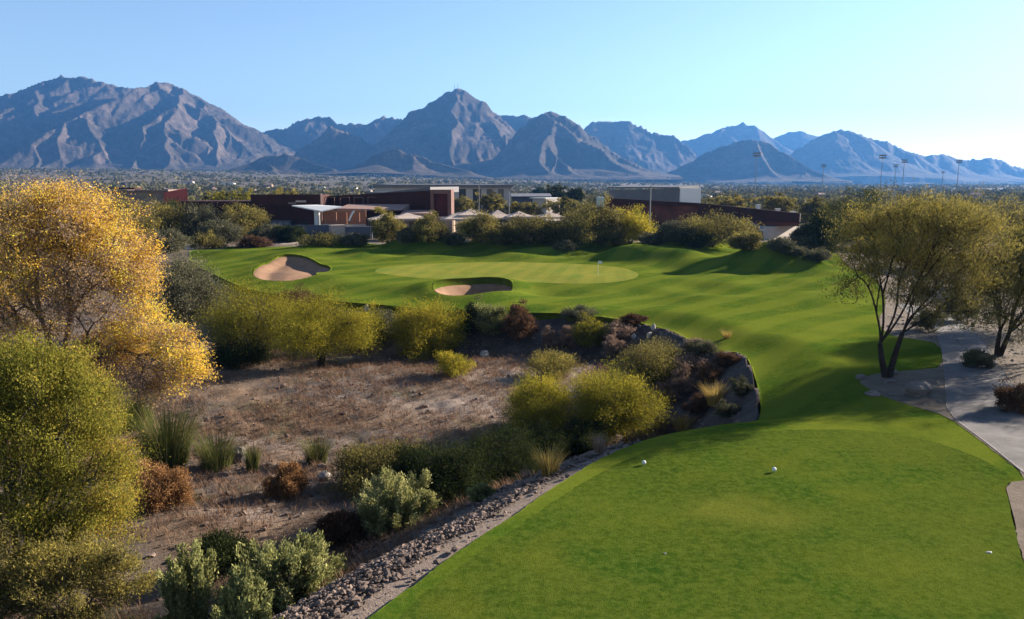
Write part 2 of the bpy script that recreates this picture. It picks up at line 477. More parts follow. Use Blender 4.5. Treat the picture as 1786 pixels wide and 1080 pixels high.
rows = np.geomspace(9, 182, 720)
cols = np.arctan(np.linspace(-.72, .72, 540))
GX, GY = fan(rows, cols)
gx, gy = GX.ravel(), GY.ravel()
gz = H(gx, gy)
gq = quads(len(rows), len(cols))
gt = np.concatenate([gq[:, [0, 1, 2]], gq[:, [0, 2, 3]]])


def sheet(name, s, mat, off, skirt=0.0, attrs=None, hz=None):
    """the part of the fine grid where s >= 0, cut exactly along s = 0"""
    ins = s >= 0
    k = ins[gt].sum(1)
    full = gt[k == 3]
    part = gt[(k > 0) & (k < 3)]
    new, nv = {}, []
    n0 = len(gx)

    def cut(a, b):
        key = (a, b) if a < b else (b, a)
        if key not in new:
            t_ = s[a] / (s[a] - s[b])
            new[key] = n0 + len(nv)
            nv.append((gx[a] + t_ * (gx[b] - gx[a]), gy[a] + t_ * (gy[b] - gy[a])))
        return new[key]
    tris, rim = [], []
    for tr in part:
        tr = [int(v) for v in tr]
        pos = [ins[v] for v in tr]
        if sum(pos) == 1:
            i = pos.index(True); a, b, c_ = tr[i], tr[(i + 1) % 3], tr[(i + 2) % 3]
            p, q = cut(a, b), cut(a, c_)
            tris.append((a, p, q)); rim.append((p, q))
        else:
            i = pos.index(False); a, b, c_ = tr[i], tr[(i + 1) % 3], tr[(i + 2) % 3]
            p, q = cut(a, b), cut(a, c_)
            tris += [(p, b, c_), (p, c_, q)]; rim.append((q, p))
    nv = np.array(nv) if nv else np.zeros((0, 2))
    vx = np.concatenate([gx, nv[:, 0]]); vy = np.concatenate([gy, nv[:, 1]])
    # height of a cut vertex is taken a hair inside, so a lip keeps its top
    if len(nv):
        e = 0.02
        nz = np.concatenate([H(nv[:, 0], nv[:, 1])])
    else: nz = np.zeros(0)
    vz = np.concatenate([gz if hz is None else hz, nz])
    if name == 'fairway' and len(nv):
        # keep the grass top at its rim: the mean of inside neighbours
        acc = {}
        for tr in part:
            for a in tr:
                for b in tr:
                    if ins[a] and not ins[b]:
                        acc.setdefault(new[(min(a, b), max(a, b))], []).append(gz[a])
        for kx, vs in acc.items(): vz[kx] = np.mean(vs)
    vz = vz + off
    F3 = np.concatenate([full, np.array(tris, int).reshape(-1, 3)])
    V = np.stack([vx, vy, vz], 1)
    F4 = np.zeros((0, 4), int)
    if skirt and rim:
        rim = np.array(rim)
        lo = np.arange(len(nv)) + len(V)
        V = np.concatenate([V, V[n0:] - [0, 0, skirt]])
        F4 = np.stack([rim[:, 0], rim[:, 1], rim[:, 1] - n0 + lo[0], rim[:, 0] - n0 + lo[0]], 1)
    used = np.zeros(len(V), bool); used[F3.ravel()] = True; used[F4.ravel()] = True
    mp = np.cumsum(used) - 1
    V = V[used]
    va = {kk: fn(V[:, 0], V[:, 1]) for kk, fn in (attrs or {}).items()}
    me = np_mesh(name, V, [mp[F3], mp[F4]], True, va)
    return structure(link(name, me, mat))


def dry(x_, y_):
    s_ = np.zeros_like(x_)
    for px, py, rx, ry, st_ in ((1270, 880, 1.3, .9, 1), (1345, 905, 1.5, .8, .9), (1240, 893, .8, .5, .7), (1590, 770, 3, 3, .35), (1700, 960, 2.5, 3, .3), (1000, 1010, 1.2, 1, .35)):
        qx, qy = on_base(px, py)
        s_ += st_ * np.exp(-((x_ - qx) / rx) ** 2 - ((y_ - qy) / ry) ** 2)
    s_ *= .5 + .9 * vnoise(x_ * 1.6, y_ * 1.6, 4)
    qx, qy = on_base(1180, 565)
    s_ += 1.3 * np.exp(-(((x_ - qx) * .8 + (y_ - qy) * .6) / 2.2) ** 2 - (((y_ - qy) * .8 - (x_ - qx) * .6) / 6) ** 2)
    return np.clip(s_, 0, 1)


s_gr, s_tee, s_green = sdf(gx, gy, GRASS), sdf(gx, gy, TEE), sdf(gx, gy, GREEN)
s_w = sdf(gx, gy, WASH)
s_gr = np.where((s_gr > -2.0) & (s_w > -2.5) & (np.abs(s_gr + s_w) < 1.6), -s_w, s_gr)
s_b1, s_b2 = sdf(gx, gy, BUNK1), sdf(gx, gy, BUNK2)
s_path, s_trail = sdf(gx, gy, PATH), sdf(gx, gy, TRAIL)
edge = .12 * fbm(gx / .8, gy / .8, 71, 3) + .05 * fbm(gx / .16, gy / .16, 72, 2) * (gy < 40)
sheet('fairway', np.minimum(np.minimum(s_gr, s_gr + edge), np.minimum(-s_b1, -s_b2)), M['fairway'], 0.0, 1.0, {'dry': dry})
sheet('tee_ground', np.minimum(s_tee + edge * .6, s_gr - .06), M['tee'], 0.008, 0, {'dry': dry})
sheet('putting_green', s_green + edge, M['green'], 0.012, 0, {'dry': lambda a, b: a * 0})
SAND[0] = True
near_b = (s_b1 > -2) | (s_b2 > -2)
hs_ = gz.copy(); hs_[near_b] = H(gx[near_b], gy[near_b])
sheet('bunker', s_b1 + .12, M['sand'], 0.0, hz=hs_)
sheet('bunker', s_b2 + .12, M['sand'], 0.0, hz=hs_)
SAND[0] = False
sheet('cart_path', s_path, M['asphalt'], 0.02, .1)
sheet('dirt_trail', np.minimum(s_trail, -s_gr), plain('pale_trail_sand', (.42, .34, .27), .95, .2, .5, .1, .3, 8), 0.04, .05)
bedp = world_poly([(1484, 662), (1535, 648), (1600, 643), (1649, 640), (1650, 722), (1590, 710), (1530, 692)], 1)
s_bed = sdf(gx, gy, bedp)
sheet('planting_bed', np.minimum(s_bed, -s_path), M['bed'], -.06)
bed2 = chaikin([on_base(*p) for p in [(1750, 838), (1850, 842), (1850, 1000), (1800, 1075), (1778, 930)]], 1)
sheet('soil_patch', np.minimum(sdf(gx, gy, bed2), np.minimum(-s_path, .3 - s_gr)), M['bed'], -.06)

# ------------------------------------------------------------------ mountains
def ridge_field(x, y, segs):
    h = np.full(x.shape, -300.0)
    for (ax, ay, az, bx, by, bz, s) in segs:
        zr = max(az, bz) + 60
        rad = zr / s
        m = (np.abs(x - (ax + bx) / 2) < abs(bx - ax) / 2 + rad) & (np.abs(y - (ay + by) / 2) < abs(by - ay) / 2 + rad)
        if not m.any(): continue
        xx, yy = x[m], y[m]
        dx, dy = bx - ax, by - ay
        L = dx * dx + dy * dy + 1e-9
        tt = np.clip(((xx - ax) * dx + (yy - ay) * dy) / L, 0, 1)
        dist = np.hypot(xx - ax - tt * dx, yy - ay - tt * dy)
        zz = az + (bz - az) * tt
        h[m] = np.maximum(h[m], zz - s * dist * (1 - .25 * np.clip(dist / (rad + 1), 0, 1)))
    return h


def mountain(label, crest, seed, spur=330, slope=.72, ratio=1.9, back=1.0, rough=1.0, wind=.42, base=40):
    g = np.random.default_rng(seed)
    C = np.array([P(px, py, D) for px, py, D in crest])
    # densify, with small knobs on the crest
    pts = [C[0]]
    for a, b in zip(C[:-1], C[1:]):
        n = max(1, int(np.hypot(*(b - a)[:2]) / 90))
        for i in range(1, n + 1):
            p = a + (b - a) * i / n
            if i < n: p = p + [0, g.normal(0, 25), g.normal(0, 5) * rough]
            pts.append(p)
    C = np.array(pts)
    segs = [(*a, *b, slope * 2.1) for a, b in zip(C[:-1], C[1:])]

    def add_spur(p, ang, length, z1, s, lvl):
        n = max(3, int(length / 110))
        q = p.copy(); drop = p[2] - z1
        prev = q.copy()
        bulge = g.uniform(.85, 1.35)
        for i in range(1, n + 1):
            tt = i / n
            ang_i = ang + g.normal(0, .22)
            q = prev + np.array([math.sin(ang_i), -math.cos(ang_i), 0]) * length / n
            q[2] = p[2] - drop * (tt ** bulge) + g.normal(0, 9) * rough * (1 - tt)
            segs.append((*prev, *q, s))
            if lvl < 2 and i < n and g.random() < .75:
                sd = 1 if g.random() < .5 else -1
                hh = q[2] - z1
                if hh > 50:
                    add_spur(q, ang + sd * g.uniform(.6, 1.15), hh * g.uniform(1.2, 2.0), max(z1, q[2] - hh * .97), s * 1.1, lvl + 1)
            prev = q
    acc = 0
    for a, b in zip(C[:-1], C[1:]):
        acc += np.hypot(*(b - a)[:2])
        if acc > spur * .68 * g.uniform(.6, 1.3):
            acc = 0
            hh = b[2] - base
            if hh > 40:
                add_spur(b.copy(), g.normal(0, wind), hh * ratio * g.uniform(.75, 1.25), base - 20, slope * g.uniform(1.35, 1.75), 0)
                if g.random() < .6: add_spur(b.copy(), math.pi + g.normal(0, wind), hh * 1.3, base, slope, 1)
    xs = np.array([s[0] for s in segs] + [s[3] for s in segs]); ys = np.array([s[1] for s in segs] + [s[4] for s in segs])
    zr = C[:, 2].max() * .5
    ang0, ang1 = (xs / ys).min() - .03, (xs / ys).max() + .03
    y0, y1 = ys.min() - zr, C[:, 1].max() + C[:, 2].max() * back
    nc = int(np.clip((ang1 - ang0) * 950, 120, 900)); nrow = int(np.clip((y1 - y0) / 16, 80, 230))
    A, D = np.meshgrid(np.linspace(ang0, ang1, nc), np.linspace(y0, y1, nrow))
    x, y = (A * D).ravel(), D.ravel()
    wx = x + 34 * fbm(x / 210, y / 210, seed, 3) * rough; wy = y + 34 * fbm(x / 210, y / 210, seed + 5, 3) * rough
    h = ridge_field(wx, wy, segs)
    hb = np.clip((h - base) / 300, 0, 1)
    h = h + rough * (23 * fbm(x / 130, y / 130, seed + 9, 5, .6)) * np.clip(hb * 2.2, .15, 1)
    h = h + rough * 42 * fbm(x / 270, y / 270, seed + 31, 2) * np.clip(hb * 1.6, 0, 1) * np.clip(1.25 - hb, .25, 1)
    # rills running down the slopes
    h = h - rough * 26 * np.abs(fbm(x / 75, y / 190, seed + 13, 3)) * np.clip(hb * 3, 0, 1)
    # aprons: soften toward the valley floor
    lo = base + 0.0
    h = np.where(h < lo + 60, lo + 60 - 62 * (1 - np.exp(-(lo + 60 - h) / 110.0)) * 1.25, h)
    me = np_mesh('mountain', np.stack([x, y, h], 1), quads(nrow, nc), True)
    o = structure(link('mountain', me, M['rock_far']))
    o['label'] = label
    return o


mountain('broad brown range with a long jagged crest at the left', [(-260, 230, 6300), (-150, 200, 6200), (-60, 178, 6100), (0, 165, 6000), (35, 163, 6000), (60, 150, 6000), (85, 138, 5950), (105, 131, 5900), (128, 135, 5900), (150, 133, 5900), (185, 143, 5900), (235, 150, 5850), (262, 149, 5850), (292, 144, 5800), (320, 155, 5750), (340, 168, 5700), (380, 190, 5650), (410, 208, 5600), (440, 226, 5500), (470, 248, 5400), (500, 272, 5300), (530, 300, 5200)], 11, 300, .62, 2.3, rough=.9, base=78)
mountain('dark saddle ridge between the big range and the central peak', [(400, 262, 6200), (455, 228, 6100), (480, 222, 6100), (520, 207, 6000), (553, 198, 6000), (572, 200, 6000), (590, 213, 5950), (620, 213, 5900), (650, 206, 5900), (668, 198, 5900), (690, 204, 5850), (720, 205, 5800), (760, 225, 5700)], 23, 300, .78, 1.25, base=75)
mountain('central pyramid peak with a mast on its summit', [(640, 262, 4700), (690, 222, 4750), (715, 195, 4800), (745, 178, 4800), (775, 158, 4800), (795, 152, 4800), (815, 158, 4800), (840, 173, 4800), (865, 193, 4800), (890, 215, 4750), (910, 240, 4700)], 37, 190, .85, 1.35, base=65)
mountain('craggy shoulder hills right of the central peak', [(850, 200, 5600), (885, 197, 5600), (915, 198, 5600), (930, 201, 5600), (960, 204, 5500), (1000, 230, 5400)], 41, 240, .85, 1.2, base=60)
mountain('rounded knobby hill in front of the right shoulder', [(860, 272, 4150), (900, 235, 4200), (925, 212, 4200), (945, 197, 4200), (960, 193, 4200), (985, 202, 4200), (1010, 216, 4200), (1040, 238, 4150), (1075, 262, 4100), (1120, 290, 4000), (1150, 312, 3950)], 53, 180, .85, 1.35, base=55)
mountain('twin knobs behind the right shoulder hill', [(990, 245, 5900), (1020, 222, 5900), (1035, 211, 5900), (1055, 208, 5900), (1075, 211, 5900), (1095, 208, 5900), (1120, 218, 5850), (1140, 229, 5800), (1170, 236, 5800), (1195, 250, 5700), (1230, 280, 5600)], 67, 260, .8, 1.25, base=50)
mountain('pale smooth peak far behind the twin knobs', [(1150, 262, 7600), (1190, 246, 7600), (1230, 235, 7600), (1260, 222, 7600), (1295, 212, 7600), (1320, 221, 7600), (1350, 243, 7600), (1385, 262, 7500)], 71, 420, .6, 1.8, rough=.7, base=50)
mountain('faint rounded hill on the skyline left of the long ridge', [(1320, 256, 8200), (1350, 240, 8200), (1375, 231, 8200), (1400, 227, 8200), (1425, 236, 8200), (1470, 260, 8200)], 73, 500, .6, 1.5, rough=.6, base=50)
mountain('long ridge tapering down to the right edge', [(1340, 300, 5900), (1380, 262, 5950), (1420, 241, 6000), (1455, 227, 6000), (1475, 226, 6000), (1495, 231, 6000), (1520, 240, 6000), (1560, 252, 6050), (1600, 267, 6100), (1640, 268, 6200), (1680, 275, 6250), (1705, 274, 6300), (1722, 270, 6300), (1745, 278, 6350), (1790, 293, 6500), (1880, 305, 6700), (2000, 312, 7000)], 83, 300, .7, 1.5, rough=.8, base=40)
mountain('low nearer hill in front of the pale peak', [(1150, 308, 4300), (1200, 285, 4400), (1240, 266, 4400), (1270, 252, 4400), (1295, 243, 4400), (1318, 240, 4400), (1340, 247, 4400), (1375, 268, 4300), (1410, 290, 4200), (1440, 306, 4100)], 97, 260, .68, 1.5, rough=.7, base=40)
mountain('pointed foothill left of the central peak', [(495, 285, 4500), (530, 250, 4550), (555, 228, 4600), (575, 216, 4600), (600, 226, 4600), (630, 240, 4600), (662, 262, 4550), (690, 292, 4450)], 101, 200, .8, 1.3, base=65)
mountain('small dark foothill at the foot of the big range', [(405, 302, 3600), (440, 284, 3650), (470, 270, 3700), (500, 264, 3700), (525, 271, 3700), (550, 288, 3600), (580, 306, 3500)], 103, 220, .7, 1.4, rough=.8, base=62)
mountain('broad foothill below the central peak', [(600, 312, 3300), (630, 292, 3350), (655, 272, 3400), (690, 262, 3400), (720, 265, 3400), (745, 275, 3400), (780, 292, 3350), (820, 310, 3300)], 107, 200, .72, 1.35, rough=.8, base=48)

# ------------------------------------------------------------------ plants
ICO = {}


def ico(level):
    if level not in ICO:
        import bmesh
        bm = bmesh.new(); bmesh.ops.create_icosphere(bm, subdivisions=level, radius=1)
        v = np.array([q.co[:] for q in bm.verts]); f = np.array([[q.index for q in p.verts] for p in bm.faces])
        bm.free(); ICO[level] = (v, f)
    return ICO[level]


def tubes(paths, sides=5):
    V, Fq, n0 = [], [], 0
    for pts, rad in paths:
        pts = np.asarray(pts, float); n = len(pts)
        T = np.gradient(pts, axis=0); T /= np.linalg.norm(T, axis=1)[:, None] + 1e-9
        ref = np.array([0, 1.0, .13]) if abs(T[0][2]) > .8 else np.array([0, 0, 1.0])
        A = np.cross(T, ref); A /= np.linalg.norm(A, axis=1)[:, None] + 1e-9
        B = np.cross(T, A)
        an = np.arange(sides) * 2 * math.pi / sides
        ring = pts[:, None] + np.asarray(rad)[:, None, None] * (np.cos(an)[None, :, None] * A[:, None] + np.sin(an)[None, :, None] * B[:, None])
        V.append(ring.reshape(-1, 3))
        i = np.arange(n * sides).reshape(n, sides) + n0
        j = np.roll(i, -1, 1)
        Fq.append(np.stack([i[:-1], j[:-1], j[1:], i[1:]], -1).reshape(-1, 4))
        n0 += n * sides
    return np.concatenate(V), np.concatenate(Fq)


def skeleton(start, tips, g, r_tip=.012, droop=0.0, first=None, k0=3, expo=.5, bend=.16):
    """limbs from a start point out to every tip; radius follows the number of tips carried"""
    paths = []

    def seg(a, b, ra, rb, n=4):
        L = np.linalg.norm(b - a)
        tt = np.linspace(0, 1, n)[:, None]
        off = g.normal(0, bend, 3) * L
        p = a + (b - a) * tt + off * (tt * (1 - tt))
        paths.append((p, ra + (rb - ra) * tt[:, 0]))

    def rec(a, T, depth, ra):
        n = len(T)
        if n <= 2 or depth > 9:
            for q in T: seg(a, q, min(ra, r_tip * 1.8), r_tip * .6, 3)
            return
        k = k0 if depth == 0 else 2
        k = min(k, n)
        cen = T[g.choice(n, k, replace=False)]
        for _ in range(4):
            lab = np.argmin(((T[:, None] - cen[None]) ** 2).sum(-1), 1)
            cen = np.array([T[lab == i].mean(0) if (lab == i).any() else cen[i] for i in range(k)])
        for i in range(k):
            G = T[lab == i]
            if not len(G): continue
            f = .45 if depth else .4
            m = a + (cen[i] - a) * f * g.uniform(.8, 1.15)
            m[2] += (.04 - droop) * np.linalg.norm(cen[i] - a)
            rb = max(r_tip, r_tip * len(G) ** expo)
            seg(a, m, min(ra, rb * 1.25), rb, 5)
            rec(m, G, depth + 1, rb)
    rec(np.asarray(start, float), np.asarray(tips, float), 0, first or r_tip * len(tips) ** expo)
    return paths


def leaf_quads(pos, size, g, asp=.6, dirs=None, spread=.6):
    n = len(pos)
    d = g.normal(size=(n, 3))
    if dirs is not None: d = dirs + spread * d
    d /= np.linalg.norm(d, axis=1)[:, None] + 1e-9
    u = np.cross(d, g.normal(size=(n, 3))); u /= np.linalg.norm(u, axis=1)[:, None] + 1e-9
    s = np.asarray(size) * g.uniform(.6, 1.35, n)
    a = d * s[:, None]; b = u * (s * asp)[:, None]
    V = np.stack([pos - a * .5, pos + b * .5 - a * .05, pos + a * .5, pos - b * .5 - a * .05], 1).reshape(-1, 3)
    return V, np.arange(4 * n).reshape(n, 4)


def lobe_tips(lobes, n, g):
    w = np.array([l[6] if len(l) > 6 else 1 for l in lobes]) * np.array([(l[3] * l[4] * l[5]) ** .75 for l in lobes])
    c = g.multinomial(n, w / w.sum())
    T, I = [], []
    for i, (l, m) in enumerate(zip(lobes, c)):
        d = g.normal(size=(m, 3)); d /= np.linalg.norm(d, axis=1)[:, None]
        r = g.uniform(.12, 1, m) ** .42
        r = r * (1 + .22 * g.normal(size=m) * (r > .7))
        T.append(np.array(l[:3]) + d * r[:, None] * np.array(l[3:6])); I.append(np.full(m, i))
    return np.concatenate(T), np.concatenate(I)


def foliage(tips, per, sig, size, g, tint, asp=.6, outward=None, spread=.6, tvar=.2, flat=.75, spike=0.0):
    n = len(tips)
    cnt = np.maximum(1, (per * g.gamma(2.2, 1 / 2.2, n))).astype(int)
    idx = np.repeat(np.arange(n), cnt)
    pos = tips[idx] + g.normal(size=(len(idx), 3)) * sig * np.array([1, 1, flat])
    if spike:
        ax = tips - np.array([0, 0, -1.2]); ax /= np.linalg.norm(ax, axis=1)[:, None]
        u_ = g.uniform(-1, .35, len(idx))
        pos = tips[idx] + ax[idx] * (u_ * spike)[:, None] + g.normal(size=(len(idx), 3)) * (sig * (.9 - .55 * np.clip(u_, 0, 1)))[:, None]
    dirs = None
    if outward is not None:
        dirs = pos - outward; dirs /= np.linalg.norm(dirs, axis=1)[:, None] + 1e-9
        dirs[:, 2] += .35
    V, Fq = leaf_quads(pos, size, g, asp, dirs, spread)
    cl = tint + g.normal(0, tvar, n)
    ft = np.clip(cl[idx] + g.normal(0, .14, len(idx)), 0, 1)
    return V, Fq, ft


def make_tree(name, label, cat, base, lobes, kind, seed, n_tips=220, per=60, sig=.35, size=.12, asp=.5, r_tip=.015, trunk=(2.0, .25), stems=1,
              leaf='l_olive', bark='bark', outward=False, tint=None, group=None, part=('trunk', 'crown'), fork=None, expo=.5, k0=3, min_z=.15, spread=.6, droop=0, dens=1.0, spike=0.0):
    """base: world point; lobes: (dx,dy,dz,rx,ry,rz[,weight,tint]) from the base"""
    g = np.random.default_rng(seed)
    e = empty(name, base, label, cat, group)
    T, I = lobe_tips(lobes, n_tips, g)
    ok = T[:, 2] > min_z
    T, I = T[ok], I[ok]
    lt = np.array([l[7] if len(l) > 7 else .5 for l in lobes])[I] if tint is None else np.full(len(T), tint)
    paths = []
    hts, rad = trunk
    cen = T.mean(0)
    lab = np.argmin(((T[:, None] - T[g.choice(len(T), stems, replace=False)][None]) ** 2).sum(-1), 1) if stems > 1 else np.zeros(len(T), int)
    for i in range(stems):
        G = T[lab == i]
        if not len(G): continue
        gc = G.mean(0)
        s0 = np.array([g.normal(0, .06), g.normal(0, .06), -.25]) * (1 if stems > 1 else .3); s0[2] = -.25
        f = np.array([gc[0] * .22, gc[1] * .22, hts]) if fork is None else np.array(fork[i % len(fork)], float)
        tt = np.linspace(0, 1, 7)[:, None]
        wob = g.normal(0, .05, 3) * hts
        p = s0 + (f - s0) * tt + wob * (tt * (1 - tt)) * 2
        rr = rad * (1.25 - .5 * tt[:, 0]); rr[0] *= 1.35
        paths.append((p, rr))
        paths += skeleton(f, G, g, r_tip, droop, rad * .75, k0, expo)
    V, Fq = tubes(paths, 6)
    link(part[0], np_mesh(part[0], V, Fq, True), M[bark], e)
    oc = np.array([0, 0, hts * .3]) if outward else None
    V, Fq, ft = foliage(T, per * DENS * dens, sig, size * 1.2, g, lt, asp, oc, spread, spike=spike)
    keep = V.reshape(-1, 4, 3)[:, :, 2].min(1) > -.05
    if kind == 'yellow':
        V3, F3, t3 = foliage(T, 34, sig * 1.1, .34, g, lt, .05, None, .6)
        link('twigs', np_mesh('twigs', V3, F3, False, None, {'tint': t3}), M['l_tan'], e)
    link(part[1], np_mesh(part[1], V, Fq[keep], False, None, {'tint': ft[keep]}), M[leaf], e)
    return e


DENS = 2.0


def copy_tree(src, loc, rz, sc, label, group=None):
    c = src.copy(); COL.objects.link(c)
    c.location = [float(v) for v in loc]; c.rotation_euler = (0, 0, rz); c.scale = sc if isinstance(sc, tuple) else (sc, sc, sc)
    c['label'] = label
    if group: c['group'] = group
    elif 'group' in c: del c['group']
    for ch in src.children:
        k = ch.copy(); COL.objects.link(k); k.parent = c
    return c


def px_lobes(base, lst, D=None):
    """lobes given by where they are seen (px, py, rx px, rz px, depth offset, weight, tint) turned into offsets in metres"""
    out = []
    for px, py, rx, rz, dy, w, ti in lst:
        d = base[1] + dy
        p = P(px, py, d); m = d / F
        out.append((p[0] - base[0], dy, p[2] - base[2], rx * m, (rx + rz) / 2 * m, rz * m, w, ti))
    return out


# the yellow cottonwood
b = at(112, 815)
make_tree('cottonwood_tree', 'large cottonwood with bright yellow autumn leaves and a bare grey middle', 'tree', b,
          px_lobes(b, [(110, 385, 95, 62, 0, 1.3, .66), (40, 415, 100, 80, -1, 1.2, .62), (200, 440, 70, 70, .5, 1.1, .62), (232, 490, 42, 45, 0, .9, .66), (-60, 470, 110, 110, 1, 1, .6),
                       (150, 510, 95, 62, -1.2, .5, .16), (60, 530, 80, 50, -1.5, .45, .2), (20, 480, 45, 40, -2.5, .8, .72), (245, 580, 52, 48, -1, 1.2, .74), (312, 610, 40, 55, -1.5, 1.2, .74), (200, 600, 60, 45, -.5, .9, .5), (345, 640, 16, 28, -1.5, .9, .68),
                       (250, 655, 75, 48, -1, .6, .2), (150, 660, 70, 60, -1, .7, .45), (310, 670, 42, 30, -1, .5, .24), (40, 600, 90, 60, -2, .7, .5), (110, 345, 55, 28, 0, .8, .55)]),
          'yellow', 3, n_tips=1500, per=60, dens=.85, sig=.34, size=.088, asp=.6, r_tip=.014, trunk=(5.2, .42), leaf='l_yellow', bark='barkg', fork=[(.3, 0, 5.2)], expo=.42, k0=5)
# the lime-yellow tree in front of it
b = at(45, 1030)
make_tree('willow_tree', 'feathery lime green tree turning yellow in front of the yellow cottonwood', 'tree', b,
          px_lobes(b, [(60, 655, 100, 60, 0, 1, .5), (130, 700, 70, 70, 0, 1, .55), (30, 760, 120, 90, -.5, 1, .48), (150, 800, 70, 75, .3, 1, .58), (205, 830, 32, 60, 0, .7, .68), (60, 880, 120, 70, -.4, 1, .5), (-40, 700, 90, 90, 0, 1, .4), (170, 730, 40, 50, .8, .6, .6), (20, 605, 50, 30, .5, .5, .5), (120, 630, 40, 28, .6, .4, .75), (185, 900, 50, 60, .3, .8, .7), (225, 790, 18, 30, .5, .3, .8), (110, 950, 90, 50, -.2, .8, .45)]),
          'lime', 5, n_tips=1000, per=78, sig=.27, size=.085, asp=.34, r_tip=.010, trunk=(1.2, .16), stems=4, leaf='l_lime', bark='barkg', outward=True, expo=.42, spread=1.0)
b = at(120, 1100)
make_tree('brush_shrub', 'low tangled olive brown shrub under the lime green tree', 'shrub', b,
          px_lobes(b, [(60, 1000, 110, 60, 0, 1, .6), (150, 985, 70, 45, .5, 1, .65), (110, 1050, 120, 60, 0, 1, .4), (210, 1010, 40, 60, .5, .7, .6), (-20, 1000, 80, 80, 0, 1, .35)]),
          'brush', 6, n_tips=420, per=60, sig=.18, size=.10, asp=.3, r_tip=.007, trunk=(.3, .05), stems=6, leaf='l_mesq', bark='barkt', outward=True, part=('stems', 'foliage'), spread=1.0)

# the mesquite by the bed
b = at(1547, 658)
make_tree('mesquite_tree', 'forked mesquite with two dark trunks beside the boulder and grass', 'tree', b,
          px_lobes(b, [(1590, 400, 125, 62, 0, 1.2, .62), (1515, 415, 66, 58, -.5, 1.1, .66), (1660, 425, 95, 75, .5, 1.3, .55), (1560, 378, 60, 26, 0, .6, .7), (1660, 375, 70, 28, .5, .7, .66), (1560, 480, 85, 50, 0, .7, .4), (1650, 515, 85, 55, 0, 1, .38), (1700, 540, 50, 40, 0, .6, .4), (1478, 505, 48, 26, -.5, .45, .25), (1500, 480, 45, 30, 0, .5, .45), (1700, 480, 50, 60, 1, .8, .55), (1615, 362, 80, 18, 0, .5, .72)]),
          'mesq', 8, n_tips=1100, per=34, dens=.8, sig=.30, size=.16, asp=.2, r_tip=.0075, trunk=(1.9, .19), stems=2, leaf='l_mesq', bark='bark', fork=[(-.55, 0, 2.0), (.75, .1, 2.6)], expo=.40, k0=4, outward=True, spread=.9)
b2 = at(1742, 622)
make_tree('mesquite_tree', 'leaning mesquite past the cart path at the right edge', 'tree', b2,
          px_lobes(b2, [(1770, 470, 70, 55, 0, 1, .6), (1740, 520, 55, 45, -.5, 1, .55), (1830, 490, 80, 80, 0, 1, .5), (1790, 560, 50, 45, -1, .8, .5), (1715, 480, 30, 40, 0, .6, .6), (1790, 420, 60, 30, 1, .7, .65)]),
          'mesq', 9, n_tips=700, per=34, dens=.75, sig=.32, size=.18, asp=.15, r_tip=.012, trunk=(1.6, .17), stems=2, leaf='l_mesq', bark='bark', expo=.40, outward=True, spread=.9)


BUSH = ('stems', 'foliage')


def tree_at(name, label, px, py, w, h, seed, leaf, cat='tree', bark='barkg', n=170, per=55, asp=.35, size=None, ti=.5, low=.15, stems=3, outward=True, part=('trunk', 'crown'), sp=.8, group=None, shape=0, spike=0.0):
    """a bush or tree whose foot is seen at (px, py) and that is w by h pixels of the photo's size"""
    X_, Y_, Z_ = at(px, py)
    m = math.hypot(X_, Y_, ) / F * 1.0
    m = Y_ / F
    W, Hh = w * m / 2 * 1.16, h * m * 1.06
    if py > 520 and py < 900: W *= 1.14; Hh *= 1.1
    g = np.random.default_rng(seed)
    lob = []
    bush = part == BUSH or low < .1
    nl = 9 if W > 1.2 else 6
    for i in range(nl):
        a = i * 2.4 + g.uniform(0, .8)
        rr = W * (.62 * math.sqrt((i + .3) / nl)) * g.uniform(.85, 1.15)
        top = Hh * (1 - .5 * (rr / W) ** 1.5) * g.uniform(.78, 1.04)
        bot = Hh * (0.0 if bush else low * g.uniform(.7, 1.3))
        rz = (top - bot) / 2
        q = W * g.uniform(.28, .44)
        lob.append((math.cos(a) * rr, math.sin(a) * rr, bot + rz, q, q, rz * .95, 1, ti + g.uniform(-.16, .16)))
    s_ = (size or max(.095, 2.5 * m)); asp = max(asp, .34)
    return make_tree(name, label, cat, (X_, Y_, Z_), lob, leaf, seed, n_tips=n, per=per, sig=W * (.05 if spike else .105), size=s_, asp=asp, r_tip=.006 + .0012 * W, trunk=(max(.15, Hh * low * .9), .035 * Hh ** .8 + .02), stems=stems,
                     leaf=leaf, bark=bark, outward=outward, part=part, spread=sp, group=group, min_z=.02, spike=spike * Hh)




# wash vegetation
tree_at('palo_verde_shrub', 'dull yellow bush tucked right of the short trunked palo verde', 635, 606, 84, 64, 30, 'l_palo', cat='shrub', n=200, per=60, ti=.42, low=.03, stems=5, part=BUSH, asp=.2)
tree_at('brush_shrub', 'dark bush in the shade between the grey green tree and the wash floor', 405, 640, 110, 50, 29, 'l_dark', cat='shrub', n=200, per=60, ti=.35, low=.03, stems=5, part=BUSH)
tree_at('ironwood_tree', 'big grey green tree directly right of the yellow cottonwood', 322, 592, 140, 138, 31, 'l_olive', n=420, per=70, asp=.5, ti=.5)
tree_at('palo_verde_tree', 'olive green palo verde in the shade behind the trunked one', 452, 622, 185, 122, 32, 'l_palo', n=330, per=65, ti=.32)
tree_at('palo_verde_tree', 'rounded yellow green palo verde on a short dark trunk', 560, 640, 168, 124, 33, 'l_palo', bark='bark', n=420, per=75, ti=.5, low=.25, asp=.22)
tree_at('palo_verde_shrub', 'round bright yellow green bush alone below the front bunker', 745, 622, 116, 92, 34, 'l_palo', cat='shrub', n=360, per=75, ti=.62, low=.04, stems=6, part=BUSH, asp=.2, sp=.55)
